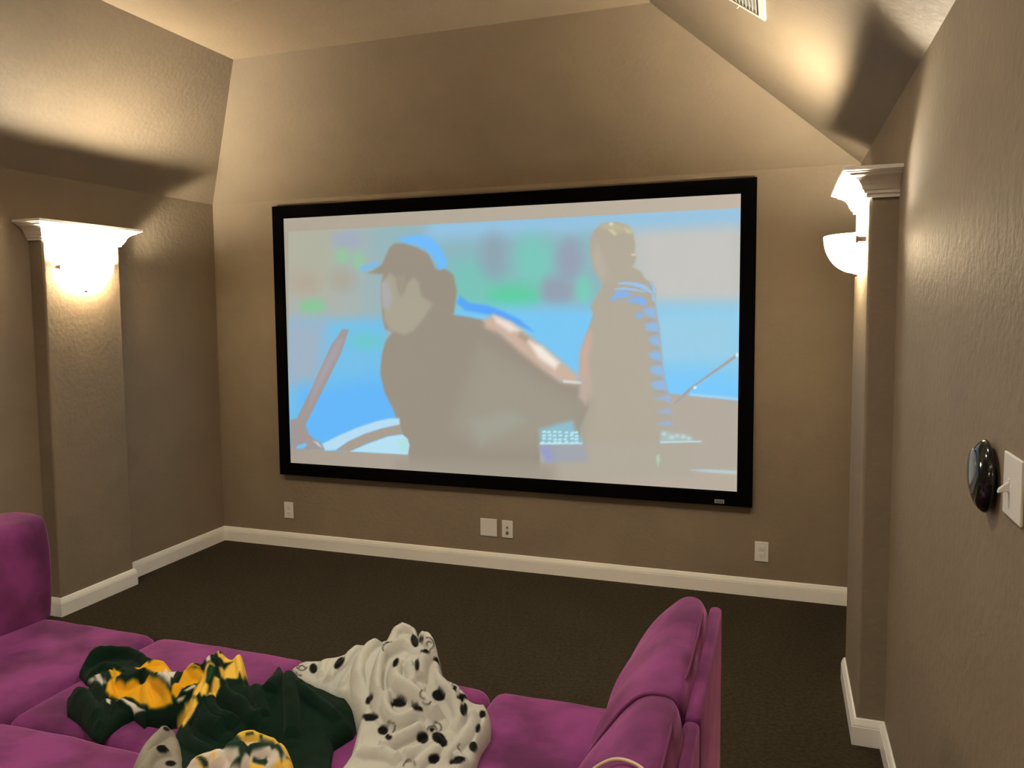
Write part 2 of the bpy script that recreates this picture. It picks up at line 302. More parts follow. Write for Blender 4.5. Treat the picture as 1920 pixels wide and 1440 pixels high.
# ------------------------------------------------------------------ projection screen
SW = 3.0; SH = SW*K['asp']; ZB = K['zb']; FB = K['fb']; SO = .045
scr = empty('projection_screen', (0, -SO/2, ZB-FB), 'wide black framed projection screen on the end wall showing a blue boating film', 'screen')
LAY = json.loads('''[[[[0.0122,0.9454],[1.0041,0.9533],[1.0009,0.0613],[0.3044,0.0639],[0.088,0.0602],[-0.0037,0.0575]],[168,178,176],0.8],[[[0.2313,1.0012],[0.8126,0.9877],[0.8135,0.5845],[0.2257,0.5888]],[140,182,192],60,1],[[[0.7604,0.9926],[1.0293,0.9848],[1.0326,0.5828],[0.7925,0.5846]],[196,196,192],45,1],[[[-0.0149,1.0223],[0.1517,1.008],[0.1191,0.6746],[-0.0218,0.6778]],[174,176,160],30,1],[[[0.3587,0.9704],[1.0106,0.9693],[1.0111,0.8996],[0.3578,0.8905]],[146,196,228],16,1],[[[0.2036,0.9007],[0.2004,0.8883],[0.1916,0.8781],[0.1785,0.8717],[0.1631,0.8701],[0.1476,0.8736],[0.1345,0.8817],[0.1259,0.8931],[0.123,0.9061],[0.1263,0.9187],[0.1353,0.9289],[0.1486,0.9352],[0.1641,0.9366],[0.1794,0.9329],[0.1923,0.9249],[0.2008,0.9136]],[160,172,190],10,1],[[[0.5259,0.7043],[0.5207,0.6632],[0.5064,0.6284],[0.485,0.6051],[0.4597,0.5971],[0.4342,0.6057],[0.4126,0.6299],[0.3982,0.666],[0.3934,0.7084],[0.3989,0.7503],[0.4139,0.7853],[0.4358,0.8079],[0.4613,0.8149],[0.4864,0.8053],[0.5073,0.781],[0.5212,0.7455]],[118,196,186],25,1],[[[0.6385,0.796],[0.6351,0.7598],[0.6258,0.7292],[0.6118,0.7089],[0.5953,0.7021],[0.5786,0.71],[0.5645,0.7314],[0.5552,0.7632],[0.552,0.8004],[0.5555,0.8372],[0.5652,0.8679],[0.5794,0.8877],[0.596,0.8938],[0.6124,0.8854],[0.6262,0.8639],[0.6353,0.8326]],[120,200,190],20,1],[[[0.6122,0.667],[0.6078,0.6464],[0.5954,0.6291],[0.5767,0.6176],[0.5546,0.6138],[0.5323,0.6182],[0.5132,0.6304],[0.5005,0.6485],[0.4961,0.6698],[0.5008,0.6907],[0.5137,0.7082],[0.5328,0.7194],[0.5551,0.7228],[0.5772,0.7179],[0.5957,0.7056],[0.6079,0.6877]],[92,206,165],16,1],[[[0.5382,0.8205],[0.5358,0.7909],[0.5293,0.766],[0.5197,0.7495],[0.5084,0.744],[0.4972,0.7504],[0.4876,0.7678],[0.4813,0.7936],[0.4793,0.8237],[0.4818,0.8536],[0.4884,0.8785],[0.4981,0.8948],[0.5094,0.8999],[0.5205,0.8932],[0.5299,0.8758],[0.5361,0.8503]],[140,165,180],18,1],[[[0.6981,0.8024],[0.6961,0.7752],[0.6904,0.7522],[0.6818,0.737],[0.6717,0.732],[0.6615,0.7378],[0.6529,0.7538],[0.6472,0.7775],[0.6452,0.8052],[0.6473,0.8326],[0.6531,0.8556],[0.6618,0.8706],[0.6719,0.8754],[0.682,0.8693],[0.6905,0.8533],[0.6961,0.8298]],[148,162,182],12,1],[[[0.6793,0.69],[0.6768,0.6698],[0.6696,0.6527],[0.6587,0.6413],[0.6459,0.6375],[0.633,0.6418],[0.6221,0.6537],[0.6148,0.6713],[0.6123,0.692],[0.6149,0.7125],[0.6223,0.7296],[0.6333,0.7408],[0.6462,0.7443],[0.6589,0.7398],[0.6697,0.7279],[0.6768,0.7104]],[146,160,178],12,1],[[[0.7165,0.6889],[0.7154,0.671],[0.712,0.6558],[0.7071,0.6456],[0.7012,0.6421],[0.6954,0.6459],[0.6904,0.6562],[0.6871,0.6717],[0.6859,0.6898],[0.6871,0.7079],[0.6905,0.7231],[0.6955,0.7331],[0.7013,0.7365],[0.7071,0.7327],[0.7121,0.7223],[0.7154,0.707]],[115,205,185],10,1],[[[0.168,0.8407],[0.1664,0.8296],[0.1622,0.8204],[0.1559,0.8143],[0.1487,0.8125],[0.1414,0.8151],[0.1354,0.8217],[0.1314,0.8315],[0.1301,0.8428],[0.1317,0.8539],[0.136,0.8632],[0.1423,0.8692],[0.1496,0.8709],[0.1568,0.8683],[0.1628,0.8616],[0.1667,0.8519]],[145,195,160],10,1],[[[0.2077,0.8179],[0.2063,0.8037],[0.2027,0.7917],[0.1974,0.7839],[0.1912,0.7813],[0.1851,0.7844],[0.1801,0.7928],[0.1768,0.8051],[0.1757,0.8195],[0.1772,0.8337],[0.1808,0.8457],[0.1862,0.8535],[0.1923,0.856],[0.1984,0.8528],[0.2034,0.8444],[0.2067,0.8322]],[145,196,162],10,1],[[[0.1035,0.643],[0.1007,0.6317],[0.0934,0.6221],[0.0824,0.6157],[0.0695,0.6136],[0.0567,0.616],[0.0458,0.6227],[0.0386,0.6326],[0.0362,0.6442],[0.039,0.6557],[0.0466,0.6653],[0.0577,0.6716],[0.0706,0.6735],[0.0834,0.671],[0.0941,0.6643],[0.1011,0.6545]],[132,198,150],10,1],[[[0.0926,0.7389],[0.0892,0.7228],[0.0799,0.7093],[0.0661,0.7004],[0.05,0.6976],[0.0338,0.7013],[0.0201,0.711],[0.0111,0.7253],[0.0082,0.7419],[0.0118,0.7583],[0.0213,0.7718],[0.0353,0.7806],[0.0515,0.7831],[0.0675,0.7792],[0.081,0.7694],[0.0897,0.7553]],[176,166,150],14,1],[[[0.18,0.7463],[0.1773,0.7288],[0.1701,0.7141],[0.1594,0.7045],[0.1469,0.7013],[0.1345,0.7052],[0.124,0.7156],[0.1171,0.7309],[0.1149,0.7487],[0.1177,0.7664],[0.1251,0.7811],[0.1358,0.7907],[0.1484,0.7936],[0.1607,0.7896],[0.1711,0.7792],[0.1778,0.764]],[168,168,155],12,1],[[[-0.0237,0.5863],[0.2587,0.5969],[0.245,0.0413],[-0.0353,0.0142]],[112,192,236],14,1],[[[-0.0089,0.6015],[0.1039,0.5897],[0.0856,0.3314],[-0.0148,0.3053]],[156,178,196],24,1],[[[0.2444,0.5054],[0.2413,0.4942],[0.2326,0.4846],[0.2196,0.4781],[0.2042,0.4756],[0.1889,0.4777],[0.1758,0.4839],[0.1672,0.4934],[0.1643,0.5047],[0.1675,0.5161],[0.1765,0.5258],[0.1897,0.5322],[0.2051,0.5345],[0.2203,0.5323],[0.2331,0.526],[0.2416,0.5166]],[105,200,205],14,1],[[[0.0285,0.3072],[0.3016,0.3817],[0.2977,0.0464],[0.0231,0.0199]],[95,184,252],24,1],[[[0.4051,0.6378],[1.0131,0.6326],[1.016,0.2609],[0.4014,0.2214]],[118,200,246],16,1],[[[0.7924,0.6311],[1.0132,0.6273],[1.0147,0.4226],[0.8348,0.4175]],[150,206,232],28,1],[[[1.0056,0.3595],[0.9991,0.342],[0.9801,0.3264],[0.9514,0.3151],[0.9171,0.3098],[0.8821,0.3115],[0.852,0.3201],[0.8317,0.3342],[0.8245,0.3518],[0.8316,0.37],[0.8518,0.3859],[0.8818,0.3969],[0.9166,0.4016],[0.9509,0.3992],[0.9797,0.3904],[0.9988,0.3764]],[118,202,255],20,1],[[[0.8454,0.3322],[1.0156,0.3114],[1.0176,0.043],[0.8463,0.0237]],[178,170,158],2.5,1],[[[0.9119,0.3316],[1.0155,0.3185],[1.0156,0.3114],[0.9119,0.3243]],[170,215,245],2,1],[[[0.998,0.4724],[1.0,0.4617],[0.9168,0.3539],[0.8998,0.3163],[0.8785,0.2892],[0.8866,0.3119],[0.9088,0.3499]],[168,160,160],1],[[[1.0,0.4653],[0.9998,0.4625],[0.9992,0.4602],[0.9982,0.4586],[0.9971,0.458],[0.996,0.4586],[0.995,0.4601],[0.9944,0.4624],[0.9942,0.4651],[0.9944,0.4679],[0.995,0.4702],[0.9959,0.4718],[0.997,0.4724],[0.9981,0.4718],[0.9991,0.4703],[0.9997,0.468]],[220,240,250],1],[[[0.9229,0.3523],[0.9226,0.3502],[0.922,0.3484],[0.921,0.3472],[0.9199,0.3467],[0.9187,0.3471],[0.9177,0.3482],[0.9171,0.35],[0.9168,0.3521],[0.9171,0.3542],[0.9177,0.356],[0.9187,0.3572],[0.9198,0.3577],[0.921,0.3573],[0.922,0.3562],[0.9226,0.3544]],[220,240,250],1],[[[0.714,0.8162],[0.7129,0.86],[0.7197,0.8983],[0.7365,0.9212],[0.7642,0.9272],[0.7861,0.915],[0.7997,0.883],[0.8031,0.8446],[0.802,0.8161],[0.8059,0.8087],[0.8026,0.785],[0.7978,0.7684],[0.8136,0.7534],[0.8244,0.7242],[0.8366,0.7143],[0.8433,0.6902],[0.843,0.6425],[0.8463,0.6089],[0.8504,0.5658],[0.8541,0.5082],[0.8561,0.4602],[0.8598,0.4024],[0.8659,0.3544],[0.8609,0.3918],[0.8664,0.3486],[0.8727,0.3102],[0.8748,0.2667],[0.8757,0.2328],[0.8691,0.2032],[0.8557,0.1826],[0.8545,0.1532],[0.8519,0.1137],[0.8507,0.0546],[0.6905,0.0375],[0.695,0.1193],[0.6979,0.1702],[0.6942,0.2103],[0.6908,0.3209],[0.6918,0.3961],[0.6924,0.451],[0.6939,0.472],[0.7025,0.5218],[0.7097,0.5564],[0.7196,0.6056],[0.7134,0.6303],[0.7196,0.6498],[0.7323,0.6789],[0.7407,0.7128],[0.7309,0.7375],[0.7197,0.7696]],[176,168,152],2.5],[[[0.7197,0.8256],[0.7211,0.772],[0.7323,0.7374],[0.7407,0.7225],[0.7477,0.7611],[0.7365,0.8198],[0.7281,0.8445]],[184,176,162],6],[[[0.794,0.8975],[0.7906,0.8928],[0.782,0.8908],[0.7698,0.8921],[0.7564,0.8963],[0.7446,0.9027],[0.7365,0.91],[0.734,0.9167],[0.7375,0.9215],[0.7462,0.9234],[0.7585,0.9221],[0.7719,0.9178],[0.7836,0.9114],[0.7915,0.9042]],[190,182,150],5],[[[0.7504,0.9009],[0.7587,0.8979],[0.7669,0.8853],[0.7628,0.8798],[0.7559,0.8909]],[216,208,172],2],[[[0.7834,0.9032],[0.7957,0.8928],[0.7943,0.8834],[0.7861,0.8911]],[212,200,160],3],[[[0.7598,0.9194],[0.7594,0.9173],[0.7583,0.9158],[0.7568,0.9149],[0.755,0.9151],[0.7535,0.9161],[0.7524,0.9179],[0.752,0.92],[0.7524,0.922],[0.7535,0.9236],[0.755,0.9244],[0.7567,0.9243],[0.7583,0.9233],[0.7594,0.9215]],[225,222,200],2],[[[0.7958,0.814],[0.8048,0.8121],[0.8053,0.8073],[0.7972,0.8077]],[235,205,190],1.5],[[[0.6939,0.472],[0.7054,0.5267],[0.7139,0.5465],[0.7167,0.5169],[0.7082,0.4474],[0.7138,0.328],[0.6995,0.3273],[0.6924,0.3971]],[205,172,158],7],[[[0.7671,0.7143],[0.7864,0.717],[0.8082,0.7143],[0.8272,0.7003],[0.8353,0.6833],[0.8407,0.6712],[0.8299,0.6801],[0.8137,0.6959],[0.7919,0.7072],[0.7699,0.7094]],[150,196,240],1.5],[[[0.763,0.695],[0.7809,0.6993],[0.8028,0.6938],[0.8218,0.6837],[0.8246,0.6788],[0.8028,0.6857],[0.7809,0.6906],[0.7644,0.6902]],[150,196,240],1.5],[[[0.8298,0.7169],[0.8379,0.7118],[0.8433,0.695],[0.8421,0.6712],[0.838,0.6808],[0.8366,0.6999]],[150,196,240],1.5],[[[0.7533,0.6589],[0.7671,0.6852],[0.7864,0.6861],[0.8001,0.6698],[0.781,0.6607],[0.7644,0.6635],[0.7658,0.6513]],[128,178,240],3],[[[0.7865,0.646],[0.8029,0.665],[0.8165,0.6661],[0.8273,0.6476],[0.822,0.6309],[0.8084,0.6432]],[128,178,240],3],[[[0.8354,0.6713],[0.8407,0.6712],[0.8429,0.652],[0.8381,0.6474]],[150,196,240],1.5],[[[0.8193,0.6199],[0.8328,0.6283],[0.8414,0.6258],[0.8447,0.6042],[0.8437,0.5826],[0.8369,0.5923],[0.8247,0.602]],[140,186,232],4],[[[0.8221,0.5871],[0.841,0.5908],[0.845,0.5802],[0.8248,0.5794]],[166,164,164],2.5],[[[0.8221,0.5669],[0.8356,0.5755],[0.8469,0.573],[0.8502,0.5514],[0.8492,0.5346],[0.8424,0.5442],[0.8276,0.549]],[140,186,232],4],[[[0.8249,0.5389],[0.8465,0.5428],[0.8505,0.5322],[0.8276,0.5312]],[166,164,164],2.5],[[[0.8304,0.5211],[0.8438,0.5298],[0.8498,0.5274],[0.853,0.5058],[0.852,0.4866],[0.8453,0.4961],[0.8358,0.5033]],[140,186,232],4],[[[0.8332,0.4907],[0.8493,0.4947],[0.8534,0.4842],[0.8359,0.483]],[166,164,164],2.5],[[[0.8305,0.4679],[0.844,0.4768],[0.8526,0.4746],[0.8559,0.4529],[0.8549,0.4336],[0.8481,0.4431],[0.836,0.4501]],[140,186,232],4],[[[0.8333,0.4375],[0.8522,0.4418],[0.8562,0.4313],[0.836,0.4298]],[166,164,164],2.5],[[[0.832,0.4171],[0.8455,0.4262],[0.8568,0.424],[0.8601,0.4024],[0.8591,0.3807],[0.8523,0.3901],[0.8375,0.3993]],[140,186,232],4],[[[0.8348,0.3842],[0.8564,0.3888],[0.8604,0.3783],[0.8375,0.3765]],[166,164,164],2.5],[[[0.8349,0.3637],[0.8484,0.373],[0.861,0.3711],[0.8643,0.3495],[0.8633,0.3325],[0.8565,0.3419],[0.8403,0.346]],[140,186,232],4],[[[0.8377,0.3357],[0.8606,0.3406],[0.8646,0.3301],[0.8404,0.328]],[166,164,164],2.5],[[[0.8376,0.3595],[0.8591,0.3739],[0.8631,0.3702],[0.8648,0.3437],[0.8538,0.3577]],[150,180,225],4],[[[0.8418,0.3086],[0.8687,0.3235],[0.8727,0.3199],[0.8744,0.2958],[0.858,0.307]],[150,180,225],4],[[[0.8473,0.2626],[0.8688,0.2775],[0.8729,0.2739],[0.8745,0.257],[0.8635,0.2612]],[150,180,225],4],[[[0.8475,0.2187],[0.8709,0.234],[0.8749,0.2304],[0.8765,0.2208],[0.8637,0.2174]],[150,180,225],4],[[[0.8016,0.6023],[0.8166,0.6093],[0.8221,0.5972],[0.8098,0.5901]],[128,178,240],3],[[[0.2497,0.8075],[0.2686,0.8699],[0.2817,0.8834],[0.306,0.8818],[0.3362,0.8618],[0.3598,0.8403],[0.3767,0.7812],[0.4002,0.7802],[0.4184,0.7555],[0.4252,0.6934],[0.4171,0.6075],[0.4536,0.5971],[0.4837,0.5869],[0.5249,0.5374],[0.5771,0.4691],[0.6171,0.4114],[0.6509,0.3639],[0.69,0.3558],[0.7098,0.322],[0.7087,0.27],[0.6931,0.2014],[0.6919,0.1391],[0.607,0.1279],[0.6067,0.0265],[0.3062,-0.0056],[0.3044,0.0618],[0.2946,0.1136],[0.2848,0.1718],[0.2674,0.2443],[0.2484,0.3064],[0.2388,0.3797],[0.2437,0.4532],[0.2536,0.5055],[0.2711,0.543],[0.2542,0.5513],[0.2481,0.5887],[0.2453,0.6716],[0.2461,0.7336],[0.2517,0.7643],[0.215,0.772],[0.235,0.7897]],[152,143,130],3],[[[0.477,0.4874],[0.5768,0.3906],[0.6621,0.3159],[0.7009,0.2792],[0.6931,0.1431],[0.607,0.1279],[0.4744,0.1042],[0.4135,0.1811]],[158,152,138],22],[[[0.2674,0.7698],[0.2827,0.7487],[0.286,0.7015],[0.2947,0.6787],[0.3107,0.7313],[0.3249,0.7511],[0.3361,0.7304],[0.3431,0.6795],[0.3679,0.6486],[0.3486,0.5981],[0.3227,0.5471],[0.3007,0.5306],[0.2647,0.5513],[0.2521,0.5886],[0.2487,0.7335]],[168,162,144],4],[[[0.2827,0.7528],[0.3059,0.7621],[0.3027,0.701],[0.2897,0.6952]],[156,148,132],4],[[[0.2461,0.7336],[0.2619,0.7433],[0.2727,0.671],[0.263,0.6299],[0.2475,0.6405]],[172,170,172],5],[[[0.6922,0.3943],[0.7087,0.3853],[0.7131,0.3087],[0.7043,0.2794],[0.6899,0.3076]],[190,172,158],5],[[[0.6841,0.1384],[0.9178,0.1584],[0.9184,0.0412],[0.5927,0.0051]],[176,169,155],6],[[[0.2715,0.0396],[0.6389,0.0557],[0.6386,-0.0593],[0.2697,-0.1055]],[160,152,138],14],[[[0.1941,0.7978],[0.2393,0.8163],[0.2444,0.8016],[0.2085,0.7805],[0.1966,0.7811]],[122,186,236],3],[[[0.2884,0.9012],[0.333,0.9123],[0.3642,0.9041],[0.3886,0.8646],[0.4041,0.8079],[0.4015,0.7841],[0.3841,0.7769],[0.3758,0.8134],[0.3574,0.8505],[0.3326,0.8741],[0.3009,0.8842]],[110,188,255],3.5],[[[0.4237,0.6535],[0.4324,0.6773],[0.454,0.6509],[0.4959,0.6402],[0.5312,0.616],[0.5661,0.5863],[0.5947,0.5434],[0.566,0.5629],[0.5252,0.5945],[0.4838,0.6107],[0.4441,0.6232]],[82,166,252],3.5],[[[0.4837,0.5869],[0.5076,0.6065],[0.5486,0.5767],[0.5831,0.5317],[0.623,0.4795],[0.6567,0.4318],[0.69,0.3846],[0.6844,0.3517],[0.6509,0.362],[0.6114,0.4073],[0.5655,0.4689],[0.519,0.5374],[0.4894,0.5571]],[205,178,160],6],[[[0.5076,0.6025],[0.5428,0.5786],[0.5659,0.5473],[0.5426,0.5433],[0.5133,0.5768]],[240,225,215],5],[[[0.5831,0.5083],[0.6116,0.4891],[0.6488,0.4316],[0.6398,0.4081],[0.6058,0.4462]],[244,234,224],5],[[[0.5659,0.5433],[0.5854,0.5239],[0.5773,0.5043],[0.56,0.5238]],[176,158,142],4],[[[0.6565,0.3699],[0.6955,0.3637],[0.6933,0.3559],[0.6576,0.3583]],[215,215,210],1.5],[[[0.4507,0.2042],[0.547,0.2506],[0.5761,0.2127],[0.4745,0.1144]],[160,160,146],10],[[[0.1464,0.5539],[0.1627,0.5514],[0.1416,0.4571],[0.0928,0.3114],[0.05,0.1837],[0.0428,0.1621],[0.0523,0.1206],[0.0657,0.1059],[0.0824,0.0915],[0.092,0.0661],[0.0919,0.0598],[0.0001,0.0568],[0.0025,0.1805],[0.0192,0.1858],[0.0626,0.3153],[0.1158,0.4874]],[160,150,148],2],[[[0.136,0.5132],[0.1491,0.5132],[0.1283,0.4466],[0.0794,0.3109],[0.0544,0.2365],[0.0694,0.3156],[0.1085,0.4462]],[166,158,170],6],[[[0.0151,0.0619],[0.0206,0.0756],[0.0414,0.087],[0.0453,0.0751],[0.0341,0.0609]],[120,190,240],2],[[[0.0621,0.0977],[0.0756,0.0909],[0.0854,0.0707],[0.0754,0.0777]],[190,210,225],2],[[[0.0857,0.0865],[0.1298,0.1241],[0.1763,0.1587],[0.2252,0.1878],[0.2603,0.2028],[0.2839,0.2044],[0.2851,0.1793],[0.2408,0.1609],[0.1955,0.1344],[0.1559,0.1029],[0.1222,0.0646],[0.0936,0.0599]],[182,222,246],2],[[[0.1222,0.0646],[0.1559,0.1029],[0.1955,0.1344],[0.2408,0.1609],[0.2851,0.1793],[0.2909,0.1419],[0.2562,0.1316],[0.2079,0.1021],[0.1569,0.0604]],[166,156,142],1.5],[[[0.1579,0.0616],[0.2079,0.0995],[0.2562,0.1306],[0.2909,0.1409],[0.3032,0.1253],[0.3076,0.1004],[0.3031,0.0622]],[182,226,246],1.5],[[[0.2775,0.1206],[0.3001,0.125],[0.3052,0.0775],[0.287,0.0708]],[178,226,226],1],[[[0.6059,0.1835],[0.644,0.2068],[0.6762,0.2217],[0.682,0.1892],[0.6965,0.1498],[0.697,0.1372],[0.6081,0.1296]],[140,190,205],5],[[[0.6124,0.1784],[0.6196,0.181],[0.6208,0.1739],[0.613,0.1717]],[196,234,242],1],[[[0.6121,0.1644],[0.6193,0.1671],[0.6204,0.16],[0.6127,0.1578]],[196,234,242],1],[[[0.6118,0.1536],[0.6189,0.1562],[0.6201,0.1491],[0.6123,0.147]],[196,234,242],1],[[[0.6093,0.1385],[0.6165,0.1411],[0.6177,0.134],[0.6099,0.1318]],[196,234,242],1],[[[0.6223,0.1781],[0.6294,0.1807],[0.6306,0.1736],[0.6229,0.1715]],[196,234,242],1],[[[0.6246,0.1665],[0.6318,0.1691],[0.6329,0.162],[0.6252,0.1598]],[196,234,242],1],[[[0.624,0.1536],[0.6311,0.1562],[0.6323,0.1491],[0.6246,0.1469]],[196,234,242],1],[[[0.6228,0.1386],[0.6299,0.1412],[0.6311,0.1341],[0.6233,0.1319]],[196,234,242],1],[[[0.6351,0.1801],[0.6422,0.1827],[0.6433,0.1756],[0.6356,0.1735]],[196,234,242],1],[[[0.6344,0.1657],[0.6415,0.1683],[0.6427,0.1612],[0.635,0.1591]],[196,234,242],1],[[[0.6353,0.1524],[0.6424,0.1551],[0.6436,0.148],[0.6359,0.1458]],[196,234,242],1],[[[0.6355,0.1422],[0.6427,0.1449],[0.6438,0.1378],[0.6361,0.1356]],[196,234,242],1],[[[0.6454,0.1798],[0.6525,0.1824],[0.6536,0.1754],[0.646,0.1732]],[196,234,242],1],[[[0.6468,0.1677],[0.6539,0.1703],[0.6551,0.1632],[0.6474,0.1611]],[196,234,242],1],[[[0.6456,0.1528],[0.6527,0.1554],[0.6539,0.1483],[0.6462,0.1462]],[196,234,242],1],[[[0.6453,0.1425],[0.6524,0.1452],[0.6536,0.1381],[0.6459,0.1359]],[196,234,242],1],[[[0.6598,0.1794],[0.6668,0.182],[0.668,0.1749],[0.6604,0.1728]],[196,234,242],1],[[[0.6592,0.1666],[0.6662,0.1692],[0.6674,0.1622],[0.6598,0.16]],[196,234,242],1],[[[0.6571,0.1547],[0.6642,0.1573],[0.6653,0.1503],[0.6577,0.1481]],[196,234,242],1],[[[0.6597,0.1453],[0.6668,0.1479],[0.6679,0.1408],[0.6603,0.1387]],[196,234,242],1],[[[0.6718,0.1798],[0.6788,0.1824],[0.68,0.1754],[0.6724,0.1733]],[196,234,242],1],[[[0.6706,0.1706],[0.6776,0.1732],[0.6788,0.1661],[0.6712,0.164]],[196,234,242],1],[[[0.6718,0.158],[0.6788,0.1606],[0.6799,0.1535],[0.6723,0.1514]],[196,234,242],1],[[[0.6717,0.1427],[0.6787,0.1453],[0.6799,0.1383],[0.6723,0.1361]],[196,234,242],1],[[[0.6802,0.181],[0.6872,0.1835],[0.6884,0.1765],[0.6808,0.1744]],[196,234,242],1],[[[0.6814,0.1684],[0.6884,0.171],[0.6895,0.164],[0.682,0.1618]],[196,234,242],1],[[[0.6805,0.1566],[0.6875,0.1592],[0.6886,0.1522],[0.6811,0.1501]],[196,234,242],1],[[[0.6814,0.145],[0.6883,0.1476],[0.6895,0.1406],[0.6819,0.1385]],[196,234,242],1],[[[0.6057,0.1346],[0.6964,0.1422],[0.697,0.1367],[0.6069,0.128]],[190,240,255],1],[[[0.6051,0.1216],[0.7022,0.1341],[0.7079,0.0749],[0.6228,0.0639]],[160,165,175],5],[[[0.6065,0.1166],[0.629,0.1185],[0.6363,0.073],[0.6199,0.0662]],[150,156,205],7],[[[0.8544,0.1825],[0.8557,0.1963],[0.8691,0.1983],[0.8799,0.1894],[0.8932,0.1914],[0.9144,0.1849],[0.9171,0.1682],[0.8544,0.1581]],[172,190,190],4],[[[0.8654,0.1883],[0.865,0.1855],[0.8638,0.1833],[0.8621,0.1819],[0.8602,0.1818],[0.8584,0.1829],[0.8572,0.1849],[0.8568,0.1876],[0.8572,0.1904],[0.8584,0.1926],[0.8601,0.194],[0.862,0.1941],[0.8638,0.193],[0.865,0.191]],[190,214,214],2],[[[0.8813,0.1774],[0.8808,0.174],[0.8793,0.1711],[0.8771,0.1694],[0.8748,0.1692],[0.8726,0.1706],[0.8711,0.1732],[0.8706,0.1765],[0.8711,0.1799],[0.8726,0.1828],[0.8747,0.1844],[0.8771,0.1846],[0.8792,0.1833],[0.8807,0.1807]],[190,214,214],2],[[[0.8906,0.183],[0.8902,0.1804],[0.8891,0.1783],[0.8875,0.177],[0.8857,0.1769],[0.8841,0.1779],[0.883,0.1798],[0.8826,0.1823],[0.883,0.1849],[0.8841,0.187],[0.8857,0.1883],[0.8875,0.1884],[0.8891,0.1874],[0.8902,0.1855]],[190,214,214],2],[[[0.9033,0.1806],[0.9029,0.1775],[0.9016,0.175],[0.8997,0.1735],[0.8975,0.1733],[0.8956,0.1745],[0.8943,0.1768],[0.8938,0.1798],[0.8942,0.1829],[0.8956,0.1854],[0.8975,0.1869],[0.8996,0.1871],[0.9015,0.1859],[0.9028,0.1836]],[190,214,214],2],[[[0.9131,0.1751],[0.9128,0.1726],[0.9117,0.1704],[0.9101,0.1692],[0.9083,0.1691],[0.9067,0.17],[0.9056,0.172],[0.9052,0.1745],[0.9056,0.177],[0.9067,0.1791],[0.9083,0.1804],[0.91,0.1805],[0.9116,0.1795],[0.9127,0.1776]],[190,214,214],2],[[[0.8531,0.1604],[0.9329,0.1695],[0.9329,0.1647],[0.8545,0.1547]],[190,226,234],1],[[[0.8465,0.1108],[0.8519,0.1147],[0.8538,0.0967],[0.8501,0.0693],[0.8473,0.0887]],[170,210,175],2],[[[0.9123,0.066],[0.9491,0.0708],[0.998,0.0712],[0.9981,0.0607],[0.9491,0.0612]],[186,212,218],2.5]]''')
def psd(px, py, poly):
    """signed distance (+ inside) of points to a polygon"""
    P = np.array(poly, float); d = np.full(px.shape, 1e9); ins = np.zeros(px.shape, bool)
    for i in range(len(P)):
        ax, ay = P[i]; bx, by = P[(i+1) % len(P)]; ex, ey = bx-ax, by-ay
        L2 = ex*ex+ey*ey+1e-18
        t = np.clip(((px-ax)*ex+(py-ay)*ey)/L2, 0, 1)
        d = np.minimum(d, (px-ax-t*ex)**2+(py-ay-t*ey)**2)
        c = ((ay > py) != (by > py))
        if ey != 0: ins ^= c & (px < ex*(py-ay)/ey+ax)
    d = np.sqrt(d); return np.where(ins, d, -d)
def paint(X, Y, base, layers, unit, clip=None):
    col = np.empty((X.size, 3)); col[:] = base
    for l in layers:
        poly, c, s = l[0], l[1], l[2]
        sw_ = max(s, .4)*unit*1.3
        P = np.array(poly); m = sw_*1.2
        idx = np.where((X > P[:, 0].min()-m) & (X < P[:, 0].max()+m) & (Y > P[:, 1].min()-m) & (Y < P[:, 1].max()+m))[0]
        if not len(idx): continue
        a = np.clip(psd(X[idx], Y[idx], poly)/sw_*.5+.5, 0, 1); a = a*a*(3-2*a)
        if clip is not None and len(l) > 3: a = a*clip[idx]
        col[idx] = col[idx]*(1-a[:, None])+np.array(c, float)*a[:, None]
    return col
def grid(nx, ny):
    i, j = np.meshgrid(np.arange(nx), np.arange(ny)); k = (j*(nx+1)+i).ravel()
    return np.stack([k, k+1, k+nx+2, k+nx+1], 1)
def set_cols(me, col255):
    ca = me.color_attributes.new('print', 'FLOAT_COLOR', 'POINT')
    c = np.ones((len(col255), 4), np.float32); c[:, :3] = s2l(col255); ca.data.foreach_set('color', c.ravel())
nx, ny = 560, 316
gx, gy = np.meshgrid(np.linspace(0, 1, nx+1), np.linspace(0, 1, ny+1)); gx = gx.ravel(); gy = gy.ravel()
A_ = SH/SW
def sc_l(l): return [[(p[0], p[1]*A_) for p in l[0]]]+l[1:]
LAY = [sc_l(l) for l in LAY]
pic = psd(gx, gy*A_, LAY[0][0]); clip = np.clip(pic/.002+.5, 0, 1)
base = np.array([(178, 167, 152)])*np.ones((gx.size, 1)); base[:] = base + np.outer(gx-.5, (18, 16, 16)) + np.outer(.4-gy, (-6, -6, -4))
col = paint(gx, gy*A_, base, LAY, 1/870., clip)
me = np_mesh('picture_surface', np.stack([(gx-.5)*SW, np.full(gx.size, -SO+.006), ZB+gy*SH], 1), grid(nx, ny)); set_cols(me, np.clip(col, 0, 255))
M_scr = bpy.data.materials.new('lit_screen_fabric'); M_scr.use_nodes = True
t = M_scr.node_tree; b = t.nodes['Principled BSDF']; at = t.nodes.new('ShaderNodeAttribute'); at.attribute_name = 'print'
b.inputs['Base Color'].default_value = (.04, .04, .04, 1); b.inputs['Roughness'].default_value = .9; b.inputs['Specular IOR Level'].default_value = 0
t.links.new(at.outputs['Color'], b.inputs['Emission Color']); b.inputs['Emission Strength'].default_value = SCREEN_E
link('screen_surface', me, M_scr, scr, False)
bm_obj('backing_panel', box_bm(-SW/2-.04, SW/2+.04, -SO+.012, -.004, ZB-.04, ZB+SH+.04), M_black, scr)
